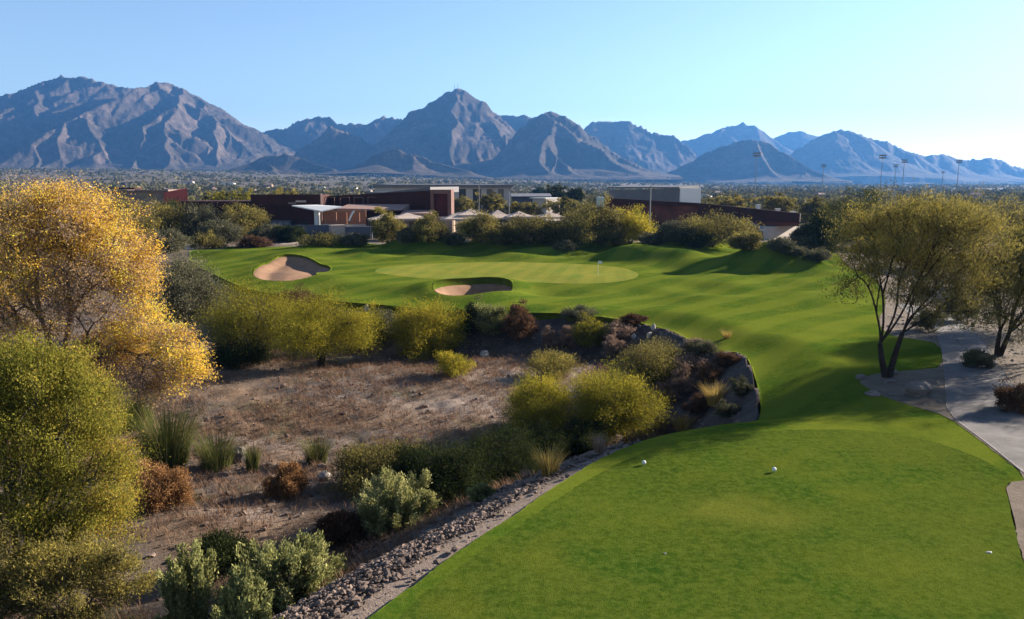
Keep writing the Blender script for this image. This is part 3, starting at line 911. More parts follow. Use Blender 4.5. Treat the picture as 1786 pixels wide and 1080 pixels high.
tree_at('palo_verde_shrub', 'small pale yellow sprawling bush at the foot of the round one', 790, 655, 66, 34, 35, 'l_palo', cat='shrub', n=90, per=50, ti=.75, low=.02, stems=5, part=BUSH, asp=.2)
tree_at('palo_verde_shrub', 'yellow green bush at the middle of the wash beside a taller one', 940, 752, 130, 92, 36, 'l_palo', cat='shrub', n=360, per=75, ti=.6, low=.03, stems=6, part=BUSH, asp=.18, sp=.5)
tree_at('palo_verde_shrub', 'tall green bush with a sunlit right side near the tee bank', 1072, 756, 150, 125, 37, 'l_palo', cat='shrub', n=460, per=80, ti=.48, low=.03, stems=6, part=BUSH, asp=.2, sp=.6)
tree_at('creosote_shrub', 'sparse grey olive bush behind the tall green bush', 1140, 668, 130, 75, 38, 'l_mesq', cat='shrub', n=260, per=50, ti=.4, low=.03, stems=7, part=BUSH, asp=.15, sp=.6)
tree_at('creosote_shrub', 'low tan and green bush on the pale gravel mid slope', 965, 655, 90, 42, 39, 'l_mesq', cat='shrub', n=150, per=50, ti=.75, low=.03, stems=6, part=BUSH, asp=.2)
tree_at('brush_shrub', 'green bush among pinkish dry heads on the far bank', 1030, 606, 62, 52, 40, 'l_palo', cat='shrub', n=130, per=55, ti=.35, low=.03, stems=5, part=BUSH)
tree_at('sage_shrub', 'grey green sage against the far bank below the bunker', 855, 582, 62, 56, 41, 'l_sage', cat='shrub', n=130, per=55, ti=.25, low=.03, stems=5, part=BUSH, asp=.5)
tree_at('dead_shrub', 'reddish brown dead bush on the far bank', 905, 590, 60, 56, 42, 'l_brown', cat='shrub', n=150, per=55, ti=.5, low=.03, stems=5, part=BUSH, asp=.5)
tree_at('sage_shrub', 'dark green bush left of the grey green sage', 818, 582, 44, 50, 43, 'l_dark', cat='shrub', n=110, per=55, ti=.5, low=.03, stems=5, part=BUSH, asp=.5)
tree_at('brush_shrub', 'dull olive bush left of the round bright bush', 665, 592, 70, 48, 44, 'l_olive', cat='shrub', n=140, per=55, ti=.4, low=.03, stems=5, part=BUSH)
tree_at('brush_shrub', 'brownish bush at the grass edge below the left bunker', 520, 540, 80, 32, 45, 'l_brown', cat='shrub', n=120, per=50, ti=.35, low=.03, stems=5, part=BUSH)
for i, (px, py, w, h, lab) in enumerate([(958, 606, 32, 34, 'leftmost pinkish dry seed bush on the far bank'), (988, 606, 30, 40, 'pinkish dry seed bush left of the green bank bush'), (1075, 598, 44, 44, 'pinkish dry seed bush right of the green bank bush'), (1070, 622, 36, 36, 'pale orange dry bush below the right pinkish bush'), (1195, 650, 66, 34, 'low straw coloured bush on the dark right bank'),
                                         (1185, 690, 50, 44, 'pinkish dry bush beside the golden fountain grass'), (1155, 752, 34, 28, 'rosy dry clump at the tee edge'), (1215, 612, 40, 20, 'thin dry tuft bush on the shelf above the right bank')]):
    tree_at('dry_shrub', lab, px, py, w, h, 50 + i, 'l_pink', cat='shrub', n=80, per=45, ti=.45, low=.02, stems=5, part=BUSH, asp=.3)
for i, (px, py, w, h, lf, ti, lab) in enumerate([(1268, 640, 44, 26, 'l_brown', .3, 'low dark brown brush on the shelf near the grass corner'), (1292, 690, 40, 30, 'l_olive', .2, 'dark olive brush against the right rim of the wash'), (1238, 662, 46, 28, 'l_brown', .45, 'brown brush above the golden fountain grass'),
                                                 (1218, 722, 50, 30, 'l_brown', .25, 'dark brown brush below the golden fountain grass'), (1268, 728, 44, 26, 'l_olive', .25, 'dark olive brush at the corner by the tee edge'), (1162, 705, 46, 36, 'l_pink', .25, 'dull pink dry brush beside the tall green bush'),
                                                 (1225, 618, 54, 20, 'l_olive', .35, 'flat grey brush on top of the right shelf'), (1100, 566, 40, 16, 'l_brown', .4, 'brown brush just under the far grass rim'), (1010, 560, 60, 18, 'l_olive', .4, 'grey brush in the sun under the far grass rim')]):
    tree_at('dry_brush', lab, px, py, w, h, 500 + i, lf, cat='shrub', n=80, per=45, ti=ti, low=.02, stems=5, part=BUSH, asp=.3)
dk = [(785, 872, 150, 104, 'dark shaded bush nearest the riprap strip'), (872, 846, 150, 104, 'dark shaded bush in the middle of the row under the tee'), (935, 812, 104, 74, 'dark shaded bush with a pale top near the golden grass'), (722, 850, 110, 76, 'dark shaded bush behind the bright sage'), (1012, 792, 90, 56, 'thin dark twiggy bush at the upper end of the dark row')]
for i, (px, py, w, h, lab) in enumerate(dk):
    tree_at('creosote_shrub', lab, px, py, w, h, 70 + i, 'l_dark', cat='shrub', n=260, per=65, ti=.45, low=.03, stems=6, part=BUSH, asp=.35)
tree_at('brush_shrub', 'wide olive bush left of the dark shaded row', 650, 848, 150, 70, 80, 'l_mesq', cat='shrub', n=300, per=60, ti=.4, low=.02, stems=7, part=BUSH, asp=.2)
tree_at('sage_shrub', 'bright rounded sage bush beside the riprap strip', 684, 915, 165, 102, 81, 'l_sage', cat='shrub', n=130, per=150, ti=.78, low=.03, stems=7, part=BUSH, asp=.42, size=.11, sp=.6, spike=.3)
tree_at('sage_shrub', 'pale sage bush at the lower end of the riprap strip', 500, 1055, 225, 150, 82, 'l_sage', cat='shrub', spike=.3, n=150, per=170, ti=.6, low=.03, stems=8, part=BUSH, asp=.42, size=.11, sp=.6)
tree_at('sage_shrub', 'tall upright sage bush with thick pale sprays', 330, 1112, 150, 190, 83, 'l_sage', cat='shrub', spike=.34, n=75, per=230, ti=.6, low=.03, stems=8, part=BUSH, asp=.4, size=.11, sp=.5)
tree_at('sage_shrub', 'ragged sage bush cut by the bottom edge', 430, 1125, 150, 130, 84, 'l_sage', cat='shrub', spike=.32, n=90, per=170, ti=.5, low=.03, stems=8, part=BUSH, asp=.4, size=.10, sp=.6)
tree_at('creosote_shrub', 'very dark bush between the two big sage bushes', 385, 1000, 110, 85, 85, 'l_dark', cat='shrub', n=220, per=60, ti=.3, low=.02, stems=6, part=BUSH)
tree_at('sage_shrub', 'small grey sage at the foot of the bright rounded sage', 838, 872, 44, 32, 86, 'l_sage', cat='shrub', n=80, per=50, ti=.35, low=.02, stems=5, part=BUSH)
tree_at('dead_shrub', 'orange brown dry bush against the lime green tree', 278, 885, 96, 78, 87, 'l_orange', cat='shrub', n=220, per=60, ti=.55, low=.03, stems=6, part=BUSH, asp=.35)
tree_at('dead_shrub', 'rusty orange dry bush alone on the wash floor', 500, 866, 62, 58, 88, 'l_orange', cat='shrub', n=150, per=55, ti=.4, low=.02, stems=6, part=BUSH, asp=.25)
tree_at('dead_shrub', 'dark brown brush at the left behind the sage bushes', 590, 940, 90, 50, 89, 'l_brown', cat='shrub', n=160, per=50, ti=.2, low=.02, stems=6, part=BUSH)
tree_at('brush_shrub', 'small reddish bush right of the cart path', 1766, 716, 60, 50, 90, 'l_brown', cat='shrub', n=120, per=50, ti=.3, low=.02, stems=5, part=BUSH)
tree_at('brush_shrub', 'dark bush behind the cart path near the leaning mesquite', 1700, 640, 50, 28, 91, 'l_olive', cat='shrub', n=100, per=45, ti=.3, low=.02, stems=5, part=BUSH)
tree_at('brush_shrub', 'olive bush on the sandy verge between the mesquites', 1615, 575, 46, 40, 92, 'l_olive', cat='shrub', n=110, per=45, ti=.4, low=.02, stems=5, part=BUSH)
tree_at('brush_shrub', 'grey bush left of the brown trunked mesquite pair', 1672, 560, 60, 60, 93, 'l_olive', cat='shrub', n=110, per=45, ti=.45, low=.02, stems=5, part=BUSH)


def blades(n, spread, height, width, g, lean=.35, curve=.5, seg=3):
    a = g.uniform(0, 2 * math.pi, n); r = spread * np.sqrt(g.uniform(0, 1, n))
    p0 = np.stack([np.cos(a) * r, np.sin(a) * r, np.zeros(n)], 1)
    out = np.stack([np.cos(a), np.sin(a), np.zeros(n)], 1) * (.3 + r / max(spread, 1e-6))[:, None] + g.normal(0, .25, (n, 3)) * [1, 1, 0]
    L = height * g.uniform(.55, 1.1, n)
    side = np.stack([-np.sin(a), np.cos(a), np.zeros(n)], 1)
    V = np.zeros((n, (seg + 1) * 2, 3))
    for s in range(seg + 1):
        tt = s / seg
        p = p0 + out * (lean * L * tt + curve * L * tt * tt)[:, None] * .6
        p[:, 2] += L * (tt - .35 * curve * tt * tt)
        w = width * (1 - .85 * tt) * .5
        V[:, 2 * s] = p - side * w; V[:, 2 * s + 1] = p + side * w
    base = np.arange(n)[:, None] * (seg + 1) * 2
    Fq = np.concatenate([base + np.array([2 * s, 2 * s + 1, 2 * s + 3, 2 * s + 2]) for s in range(seg)])
    return V.reshape(-1, 3), Fq, np.tile(np.clip(g.normal(.5, .22, n), 0, 1), seg)


def tuft(name, label, px, py, w, h, seed, mat, n=260, lean=.35, curve=.5, wid=.03, cat='grass clump', group=None):
    g = np.random.default_rng(seed)
    x_, y_, z_ = at(px, py); m = y_ / F
    V, Fq, ft = blades(n, w * m * .32, h * m * 1.05, wid, g, lean, curve)
    o = link(name, np_mesh(name, V, Fq, False, None, {'tint': ft}), M[mat])
    o.location = (x_, y_, z_ - .03)
    return tag(o, label, cat, group)


tuft('fountain_grass', 'golden fountain grass glowing on the dark right bank', 1246, 706, 40, 44, 1, 'l_gold', 420, .16, .45)
tuft('fountain_grass', 'straw gold grass low along the tee edge', 1192, 748, 56, 26, 2, 'l_gold', 400, .25, .5)
tuft('fountain_grass', 'upright golden grass at the top of the riprap strip', 958, 828, 46, 52, 3, 'l_gold', 420, .2, .4)
tuft('fountain_grass', 'little golden grass at the fairway corner above the wash', 1268, 590, 18, 18, 4, 'l_gold', 160, .3, .5)
tuft('fountain_grass', 'pale dry stalk clump at the upper riprap end', 1044, 790, 24, 36, 5, 'l_pink', 160, .2, .3)
tuft('fountain_grass', 'small straw tuft left of the upright golden grass', 918, 838, 22, 24, 6, 'l_pink', 130, .3, .4)
tuft('reed_clump', 'tall dark green reed clump on the left wash floor', 292, 812, 110, 112, 7, 'l_reed', 1300, .2, .35, .035)
tuft('reed_clump', 'mixed brown and green reed clump right of the tall one', 378, 815, 84, 72, 8, 'l_reed', 650, .25, .45, .03)
tuft('reed_clump', 'narrow green reed clump standing apart', 441, 822, 34, 52, 9, 'l_reed', 380, .12, .25, .03)
tuft('reed_clump', 'reed clump beside the dry grass in mid floor', 552, 808, 56, 52, 10, 'l_reed', 520, .2, .4, .03)
tuft('reed_clump', 'short brown reed clump behind the tall dark one', 240, 745, 80, 70, 11, 'l_reed', 700, .15, .3, .035)

# dry grass on the wash floor, one mass
g = np.random.default_rng(77)
N = 15000
X_ = g.uniform(-42, 14, N * 3); Y_ = g.uniform(24, 78, N * 3)
sw_ = sdf(X_, Y_, WASH)
k = (sw_ > 5) & (fbm(X_ / 5, Y_ / 5, 55, 3) + .25 * g.normal(size=len(X_)) > -.08)
X_, Y_ = X_[k][:N], Y_[k][:N]; Z_ = H(X_, Y_)
n = len(X_)
Vb, Fb, tb = blades(n * 7, 1, .38, .03, g, .5, .5, 2)
own = np.repeat(np.arange(n), 7)
Vb = Vb.reshape(n * 7, -1, 3)
Vb[:, :, :2] -= Vb[:, :1, :2] * .8
Vb = Vb + np.stack([X_, Y_, Z_], 1)[own][:, None]
structure(link('dry_grass', np_mesh('dry_grass', Vb.reshape(-1, 3), Fb, False, None, {'tint': tb}), M['l_dry']), 'stuff')


# ------------------------------------------------------------------ stones
def rocks(name, pts, sizes, mat, g, kind='stuff', level=1, flat=.7):
    v, f = ico(level)
    n = len(pts)
    k = 1 + .28 * g.normal(size=(n, len(v), 1))
    A = v[None] * np.clip(k, .55, 1.5)
    A = A * (np.asarray(sizes)[:, None, None] * g.uniform(.6, 1.2, (n, 1, 3)) * [1, 1, flat])
    a = g.uniform(0, 6.28, n); c, s = np.cos(a)[:, None], np.sin(a)[:, None]
    B = A.copy(); B[..., 0] = A[..., 0] * c - A[..., 1] * s; B[..., 1] = A[..., 0] * s + A[..., 1] * c
    B += np.asarray(pts)[:, None]
    Fq = (f[None] + (np.arange(n) * len(v))[:, None, None]).reshape(-1, 3)
    o = link(name, np_mesh(name, B.reshape(-1, 3), Fq, False), M[mat])
    return structure(o, kind)


g = np.random.default_rng(5)
X_ = g.uniform(-14, 8, 60000); Y_ = g.uniform(12, 34, 60000)
sw_ = sdf(X_, Y_, WASH)
k = ((sw_ > .95 + .18 * g.normal(size=len(X_))) | ((sw_ > .15) & (g.random(len(X_)) < .07))) & (sw_ < 3.6 + 1.0 * g.normal(size=len(X_)))
X_, Y_ = X_[k][:20000], Y_[k][:20000]
rocks('riprap', np.stack([X_, Y_, H(X_, Y_) + .02], 1), g.gamma(2.4, .020, len(X_)).clip(.02, .17), 'stone', g)
X_ = g.uniform(-30, 24, 40000); Y_ = g.uniform(22, 90, 40000)
sw_ = sdf(X_, Y_, WASH)
k = (sw_ > .8) & (fbm(X_ / 6, Y_ / 6, 88, 3) + .3 * g.normal(size=len(X_)) > .12)
X_, Y_ = X_[k][:3600], Y_[k][:3600]
rocks('gravel', np.stack([X_, Y_, H(X_, Y_)], 1), g.gamma(2, .036, len(X_)).clip(.03, .3), 'stone', g)
X_ = g.uniform(17, 70, 9000); Y_ = g.uniform(34, 110, 9000)
k = (sdf(X_, Y_, GRASS) < -.4) & (sdf(X_, Y_, PATH) < -.2) & (fbm(X_ / 5, Y_ / 5, 12, 3) > 0)
X_, Y_ = X_[k][:2200], Y_[k][:2200]
rocks('gravel', np.stack([X_, Y_, H(X_, Y_)], 1), g.gamma(2, .045, len(X_)).clip(.03, .3), 'boulder', g)


def boulder(label, px, py, w, h, seed, mat='boulder'):
    g = np.random.default_rng(seed)
    x_, y_, z_ = at(px, py); m = y_ / F
    v, f = ico(3)
    k = 1 + .25 * np.array([math.sin(3 * a + seed) * math.cos(2.3 * b_ + seed) * .6 + math.sin(5.1 * c_ + 2 * seed) * .4 for a, b_, c_ in v])
    k += g.normal(0, .035, len(v))
    V = v * k[:, None] * [w * m / 2, w * m / 2.4, h * m * .75]
    V[:, 2] += h * m * .4
    o = link('boulder', np_mesh('boulder', V, f, False), M[mat])
    o.location = (x_, y_, z_ - .05)
    return tag(o, label, 'boulder')


boulder('grey boulder in the planting bed beside the forked mesquite', 1600, 690, 44, 26, 3)
boulder('flat grey stone at the grass edge of the planting bed', 1522, 690, 26, 9, 4)
boulder('pale stone at the left tip of the planting bed', 1500, 662, 16, 10, 6)
boulder('pale block on the gravel below the round bright bush', 845, 622, 16, 10, 8, 'paleston')
boulder('tan boulder between the reed clumps', 415, 803, 28, 24, 9)
boulder('pale tan stone beside the rusty dry bush', 566, 836, 24, 14, 10, 'paleston')
boulder('white stone highest on the shaded far bank', 1140, 575, 8, 9, 11, 'paleston')
boulder('white stone pair member lower on the shaded far bank', 1132, 588, 9, 8, 12, 'paleston')
boulder('pale stone at the bank foot right of the green bank bush', 1105, 592, 10, 9, 13, 'paleston')
boulder('pale stone in the far bank behind the yellow palo verdes', 640, 545, 12, 9, 14, 'paleston')

# ------------------------------------------------------------------ golf things
x_, y_, z_ = at(1043, 482)
e = empty('flagstick', (x_, y_, z_ + .02), 'white golf flag on a thin pole on the putting green', 'golf flag')
V, Fq = tubes([(np.array([[0, 0, -.1], [0, 0, 1.2], [0, 0, 2.0]]), [.022, .02, .016])], 8)
link('pole', np_mesh('pole', V, Fq, True), M['white'], e)
nx, nz = 9, 5
fx, fz = np.meshgrid(np.linspace(0, .5, nx), np.linspace(1.62, 1.97, nz))
fy = .05 * np.sin(fx * 9) * fx / .6
v1 = np.stack([fx.ravel(), fy.ravel() - .006, fz.ravel() - .1 * fx.ravel() ** 2], 1)
v2 = v1 + [0, .012, 0]
q = quads(nz, nx)
link('flag', np_mesh('flag', np.concatenate([v1, v2]), [q, q[:, ::-1] + len(v1)], True), M['white'], e)


def marker(label, px, py):
    x_, y_, z_ = at(px, py)
    e = empty('tee_marker', (x_, y_, z_ + .02), label, 'tee marker', 'white tee markers')
    v, f = ico(3)
    link('ball', np_mesh('ball', v * .085 + [0, 0, .105], f, True), M['white'], e)
    V, Fq = tubes([(np.array([[0, 0, -.08], [0, 0, .0], [0, 0, .06]]), [.012, .014, .022])], 8)
    link('spike', np_mesh('spike', V, Fq, True), M['steel'], e)


marker('white tee marker nearer the riprap side of the tee', 1123, 813)
marker('white tee marker at the middle of the tee', 1350, 825)


def scuff(label, px, py, r, seed):
    g = np.random.default_rng(seed)
    x_, y_, z_ = at(px, py)
    a = np.linspace(0, 2 * math.pi, 14)[:-1]
    rad = r * g.uniform(.6, 1.2, 13)
    top = np.stack([np.cos(a) * rad, np.sin(a) * rad * .6, np.full(13, .012)], 1)
    bot = top * [1.15, 1.15, 0] - [0, 0, .02]
    V = np.concatenate([top, bot, [[0, 0, .03]]])
    F3 = np.array([[i, (i + 1) % 13, 26] for i in range(13)]); F4 = np.array([[i, 13 + i, 13 + (i + 1) % 13, (i + 1) % 13] for i in range(13)])
    o = link('divot', np_mesh('divot', V, [F3, F4]), plain('divot_sand', (.62, .6, .5), .9, .1, 5))
    o.location = (x_, y_, z_ + .02)
    tag(o, label, 'divot')


scuff('pale sand filled divot near the right side of the tee', 1725, 966, .09, 1)
scuff('small pale divot left of the centre of the tee', 1160, 968, .05, 2)

# ------------------------------------------------------------------ buildings
def prism(foot, z0, z1):
    """foot: list of (x,y) counter-clockwise; z1 a number or one height per corner"""
    n = len(foot)
    z1 = [z1] * n if np.isscalar(z1) else z1
    V = [(x, y, z0) for x, y in foot] + [(x, y, zz) for (x, y), zz in zip(foot, z1)]
    return np.array(V, float), [list(range(n))[::-1], list(range(n, 2 * n))] + [[i, (i + 1) % n, n + (i + 1) % n, n + i] for i in range(n)]


def poly_mesh(name, parts):
    V, Fs, n0 = [], [], 0
    for v, f in parts:
        V.append(v); Fs += [[i + n0 for i in q] for q in f]; n0 += len(v)
    me = bpy.data.meshes.new(name)
    me.from_pydata([tuple(p) for p in np.concatenate(V)], [], Fs); me.update()
    return me


def part(name, parts, mat, parent):
    org = np.array(parent.location)
    parts = parts if isinstance(parts, list) else [parts]
    return link(name, poly_mesh(name, [(v - org, f) for v, f in parts]), M[mat], parent)


def W2(px, D):
    return np.array([(px - CX) / F * D, D])


def ZZ(py, D):
    return P(CX, py, D)[2]


def block(px0, D0, px1, D1, depth, z0, z1, dirs=None):
    """front edge from W2(px0,D0) to W2(px1,D1), depth straight back from it"""
    a, b_ = W2(px0, D0), W2(px1, D1)
    d = b_ - a; nrm = np.array([-d[1], d[0]]) / np.hypot(*d)
    c_, e_ = b_ + nrm * depth, a + nrm * depth
    return prism([a, b_, c_, e_], z0, z1)


def face_boxes(px0, D0, px1, D1, rects, out=.06, thick=.05, base=-1):
    """thin boxes set on the front edge wall: rects of (u0,u1,z0,z1), u from 0 to 1 along the wall"""
    a, b_ = W2(px0, D0), W2(px1, D1)
    d = b_ - a; nrm = np.array([d[1], -d[0]]) / np.hypot(*d)
    r = []
    for u0, u1, z0, z1 in rects:
        p, q = a + d * u0, a + d * u1
        r.append(prism([p + nrm * out, q + nrm * out, q - nrm * thick, p - nrm * thick], z0, z1))
    return r


def house(name, label, px, D, cat='building', group=None):
    x_, y_ = W2(px, D)
    return empty(name, (x_, y_, Hs(x_, y_)), label, cat, group)


# left red-ended house
D = 262
e = house('flat_roof_house', 'low tan house with a red end wall beyond the left trees', 250, D)
zt = ZZ(329, D)
part('wall', [block(150, D, 292, D, 12, -1, zt - .9)], 'taupe', e)
part('end_wall', [block(292.3, D - 1.5, 333, D + 1.5, 10, -1, [zt - 1.2, zt + .1, zt + .1, zt - 1.2])], 'redwall', e)
part('roof', [block(146, D - 1, 210, D - 1, 13, zt - .89, zt - .45), block(210.3, D - 1, 300, D - 1, 13, zt - .89, [zt - .6, zt - .3, zt - .3, zt - .6])], 'taupe', e)
part('clerestory', [block(196, D + 1, 242, D + 1, 6, zt - .3, zt + .25)], 'darkbrown', e)
for u0, u1 in ((.1, .25), (.4, .55), (.7, .9)):
    part('window', face_boxes(150, D, 292, D, [(u0, u1, zt - 3, zt - 1.5)]), 'glass', e)

# dark flat pavilion at left
D = 205
e = house('pavilion', 'long low dark pavilion with a thin flat roof behind the left trees', 385, D)
zt = ZZ(351, D)
part('roof', [block(318, D - 1, 446, D - 1, 14, zt - .9, zt)], 'darkbrown', e)
part('wall', [block(326, D + 1.5, 441, D + 1.5, 10, -1.2, zt - .92)], 'darkbrown', e)
for u in (.05, .3, .55, .8):
    part('window', face_boxes(326, D + 1.5, 441, D + 1.5, [(u, u + .16, .2, 3.6)]), 'glass', e)
for u in (.02, .34, .66, .98):
    a = W2(320 + 124 * u, D - .4)
    part('post', [prism([a + [-.15, -.15], a + [.15, -.15], a + [.15, .15], a + [-.15, .15]], -1.2, zt - .92)], 'darkbrown', e)

# main clubhouse
D = 198
e = house('clubhouse', 'dark brown clubhouse with a tall rust framed red end panel', 620, D)
zt = ZZ(341, D)
part('main_block', [block(443, D, 560, D + 1, 16, -1.2, [zt, zt + .1, zt + .1, zt])], 'darkbrown', e)
part('fascia', [block(441.5, D - .9, 562, D - .1, .8, zt - 2.6, zt + .25)], 'darkbrown', e)
z1, z2 = ZZ(343, D + 14), ZZ(332, D + 4)
part('long_wing', [block(560.5, D + 14, 757, D + 4, 12, -1.2, [z1, z2, z2, z1])], 'darkbrown', e)
part('roof', [block(640, D + 18, 752, D + 12, 20, z2 - .6, [z1 + .5, z2 + .8, z2 + .9, z1 + .6])], 'greyroof', e)
zf0, zf1 = ZZ(374, D), ZZ(331, D)
a, b_ = 752, 788
part('tower', [block(a + 1, D + .6, b_ - 1, D + .6, 8, -1.2, zf1 - .25)], 'redpanel', e)
part('tower_frame', [block(a, D - .6, a + 5.5, D - .6, 9.6, -1.2, zf1 - 1), block(b_ - 6.5, D - .6, b_, D - .6, 9.6, -1.2, zf1 - 1), block(a, D - .6, b_, D - .6, 9.8, zf1 - .99, zf1)], 'rust', e)
part('door', face_boxes(757.5, D + .55, 781, D + .55, [(.05, .48, -1, ZZ(340, D)), (.52, .95, -1, ZZ(340, D))], .04, .03), 'redpanel', e)
for u in (.1, .3, .5, .7):
    part('window', face_boxes(443, D, 560, D + 1, [(u, u + .14, -.2, 2.4)]), 'glass', e)
part('sign_band', face_boxes(443, D, 560, D + 1, [(.55, .72, zt - 2.1, zt - 1.7)], 1.05, -.92), 'taupe', e)
for px in (578, 604, 628, 652):
    c_ = W2(px, D + 9)
    part('roof_frame', [prism([c_ + [-1.3, -.1], c_ + [-1.1, -.1], c_ + [-1.1, .1], c_ + [-1.3, .1]], zt - 3.5, ZZ(345, D + 9)), prism([c_ + [1.1, -.1], c_ + [1.3, -.1], c_ + [1.3, .1], c_ + [1.1, .1]], zt - 3.5, ZZ(345, D + 9)),
                        prism([c_ + [-1.3, -.12], c_ + [1.3, -.12], c_ + [1.3, .12], c_ + [-1.3, .12]], ZZ(345, D + 9) + .01, ZZ(343.6, D + 9))], 'rust', e)
part('lobby_wall', [block(472, D - 1.6, 508, D - 1.6, 1.2, -1.2, ZZ(384, D))], 'slate', e)
for px in (476, 487, 498):
    part('lobby_window', [block(px, D - 1.68, px + 7, D - 1.68, .06, -.4, ZZ(387, D))], 'steel', e)
part('sign_panel', [block(519, D - .1 - .9, 537, D - .98, .06, ZZ(353, D), ZZ(349.5, D))], 'canvas', e)
# terrace roof (dusty pink), wing in front
part('terrace_roof', [block(590, D - 3, 700, D - 5, 9, ZZ(366, D), [ZZ(363, D), ZZ(365, D), ZZ(357, D), ZZ(357, D)]), block(700.3, D - 7, 752, D - 7, 8, ZZ(377, D - 7), [ZZ(372, D - 7)] * 2 + [ZZ(368, D - 7)] * 2)], 'pinkroof', e)
part('terrace_wall', [block(660, D - 2.4, 790, D - 3.4, 5, -1.2, ZZ(378, D))], 'tanstucco', e)
for u in (.05, .2, .42, .6, .8):
    part('terrace_window', face_boxes(660, D - 2.4, 790, D - 3.4, [(u, u + .1, .2, 2.4)]), 'glass', e)

D = 188
e = house('shade_canopy', 'white pointed shade canopy on a white column at the clubhouse terrace', 555, D, 'canopy')
zc = ZZ(362, D)
p = [W2(512, D), W2(562, D - 3), W2(600, D), W2(556, D + 6)]
V = np.array([(p[0][0], p[0][1], ZZ(360, D)), (p[1][0], p[1][1], ZZ(369, D)), (p[2][0], p[2][1], ZZ(362, D)), (p[3][0], p[3][1], ZZ(360, D))])
V = np.concatenate([V, V + [0, 0, .25]])
part('canopy', [(V, [[3, 2, 1, 0], [4, 5, 6, 7], [0, 1, 5, 4], [1, 2, 6, 5], [2, 3, 7, 6], [3, 0, 4, 7]])], 'white', e)
a = W2(555, D)
part('column', [prism([a + [-.55, -.5], a + [.55, -.5], a + [.55, .5], a + [-.55, .5]], -1.2, ZZ(367, D))], 'white', e)

D = 186
e = house('pergola', 'orange timber pergola frame on the clubhouse terrace', 600, D, 'pergola')
for px in (563, 588, 606, 628):
    a = W2(px, D)
    part('post', [prism([a + [-.13, -.13], a + [.13, -.13], a + [.13, .13], a + [-.13, .13]], -1.2, ZZ(370, D))], 'timber', e)
part('beam', [block(560, D - .14, 640, D - .14, .28, ZZ(370, D) + .01, ZZ(367, D))], 'timber', e)
part('rail', [block(560, D - .3, 640, D - .3, .12, ZZ(394, D), ZZ(391, D))], 'canvas', e)
q0, q1 = W2(570, D), W2(586, D)
V, Fq = tubes([(np.array([[q0[0], D, ZZ(389, D)], [(q0[0] + q1[0]) / 2, D, ZZ(379, D)], [q1[0], D, ZZ(371, D)]]), [.12] * 3)], 4)
part('brace', [(V, [list(map(int, f)) for f in Fq])], 'timber', e)
part('back_panel', [block(566, D + 2.5, 640, D + 2.5, .2, -1.2, ZZ(371, D))], 'timber', e)
part('arch', [(lambda v_f: (v_f[0], [list(map(int, f)) for f in v_f[1]]))(tubes([(np.array([[W2(612, D)[0] + 1.2 * t_, D - 1, ZZ(385, D) + 2.2 * math.sin(t_ * 1.4)] for t_ in np.linspace(0, 1.1, 7)]), [.22] * 7)], 6))], 'white', e)

D = 182
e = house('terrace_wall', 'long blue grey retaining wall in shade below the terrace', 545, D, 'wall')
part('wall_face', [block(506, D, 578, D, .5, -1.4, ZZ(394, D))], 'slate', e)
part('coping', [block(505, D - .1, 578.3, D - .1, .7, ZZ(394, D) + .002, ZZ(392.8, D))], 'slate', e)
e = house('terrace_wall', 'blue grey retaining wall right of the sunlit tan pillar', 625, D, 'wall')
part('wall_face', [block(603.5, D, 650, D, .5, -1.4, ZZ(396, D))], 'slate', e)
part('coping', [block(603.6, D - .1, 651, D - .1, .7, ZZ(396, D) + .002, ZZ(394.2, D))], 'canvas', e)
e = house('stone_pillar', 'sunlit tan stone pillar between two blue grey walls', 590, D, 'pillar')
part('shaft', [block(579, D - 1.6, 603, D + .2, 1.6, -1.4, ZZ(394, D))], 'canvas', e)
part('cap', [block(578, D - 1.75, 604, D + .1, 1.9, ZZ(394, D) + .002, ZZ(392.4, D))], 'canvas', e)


def tent(label, px, py_top, w, D, drop=11):
    """a canvas canopy: a low pyramid with a hanging hem on four posts"""
    x_, y_ = W2(px, D)
    e = empty('canvas_canopy', (x_, y_, Hs(x_, y_)), label, 'canopy', 'canvas canopies on the terrace')
    r_ = w / 2 * D / F; zt = ZZ(py_top, D); zb = ZZ(py_top + drop, D)
    V, Fs = [], []
    for k_ in range(4):
        a = math.pi / 4 + k_ * math.pi / 2 + .25
        V.append((x_ + r_ * 1.3 * math.cos(a), y_ + r_ * 1.3 * math.sin(a), zb))
    for k_ in range(4): V.append((V[k_][0], V[k_][1], zb - .35))
    for k_ in range(4): V.append((x_ + (V[k_][0] - x_) * .45, y_ + (V[k_][1] - y_) * .45, zb + (zt - zb) * .42))
    V.append((x_, y_, zt))
    for k_ in range(4):
        n_ = (k_ + 1) % 4
        Fs += [[k_, n_, 8 + n_, 8 + k_], [8 + k_, 8 + n_, 12], [4 + k_, 4 + n_, n_, k_]]
    part('canvas', [(np.array(V), Fs)], 'canvas', e)
    for k_ in range(4):
        a = np.array(V[k_][:2]) * .96 + np.array([x_, y_]) * .04
        part('post', [prism([a + [-.07, -.07], a + [.07, -.07], a + [.07, .07], a + [-.07, .07]], -1.3, zb - .02)], 'steel', e)


tent('dusty canvas canopy behind the bushy olive tree at the terrace wall end', 672, 372, 60, 186, 10)
tent('pale canvas canopy between the tower and the broad tan one', 792, 372, 44, 175, 9)
tent('broad tan canvas canopy just right of the red panelled tower', 822, 364, 60, 178, 10)
tent('tan canvas canopy in the middle of the row, above two bushes', 868, 366, 60, 184, 13)
tent('pale canvas canopy right of centre in the row', 905, 368, 52, 182, 9)
tent('rightmost pale canvas canopy, half behind a bush', 958, 369, 52, 182, 9)
tent('tan canvas canopy left of the red panelled tower', 712, 371, 80, 180, 9)

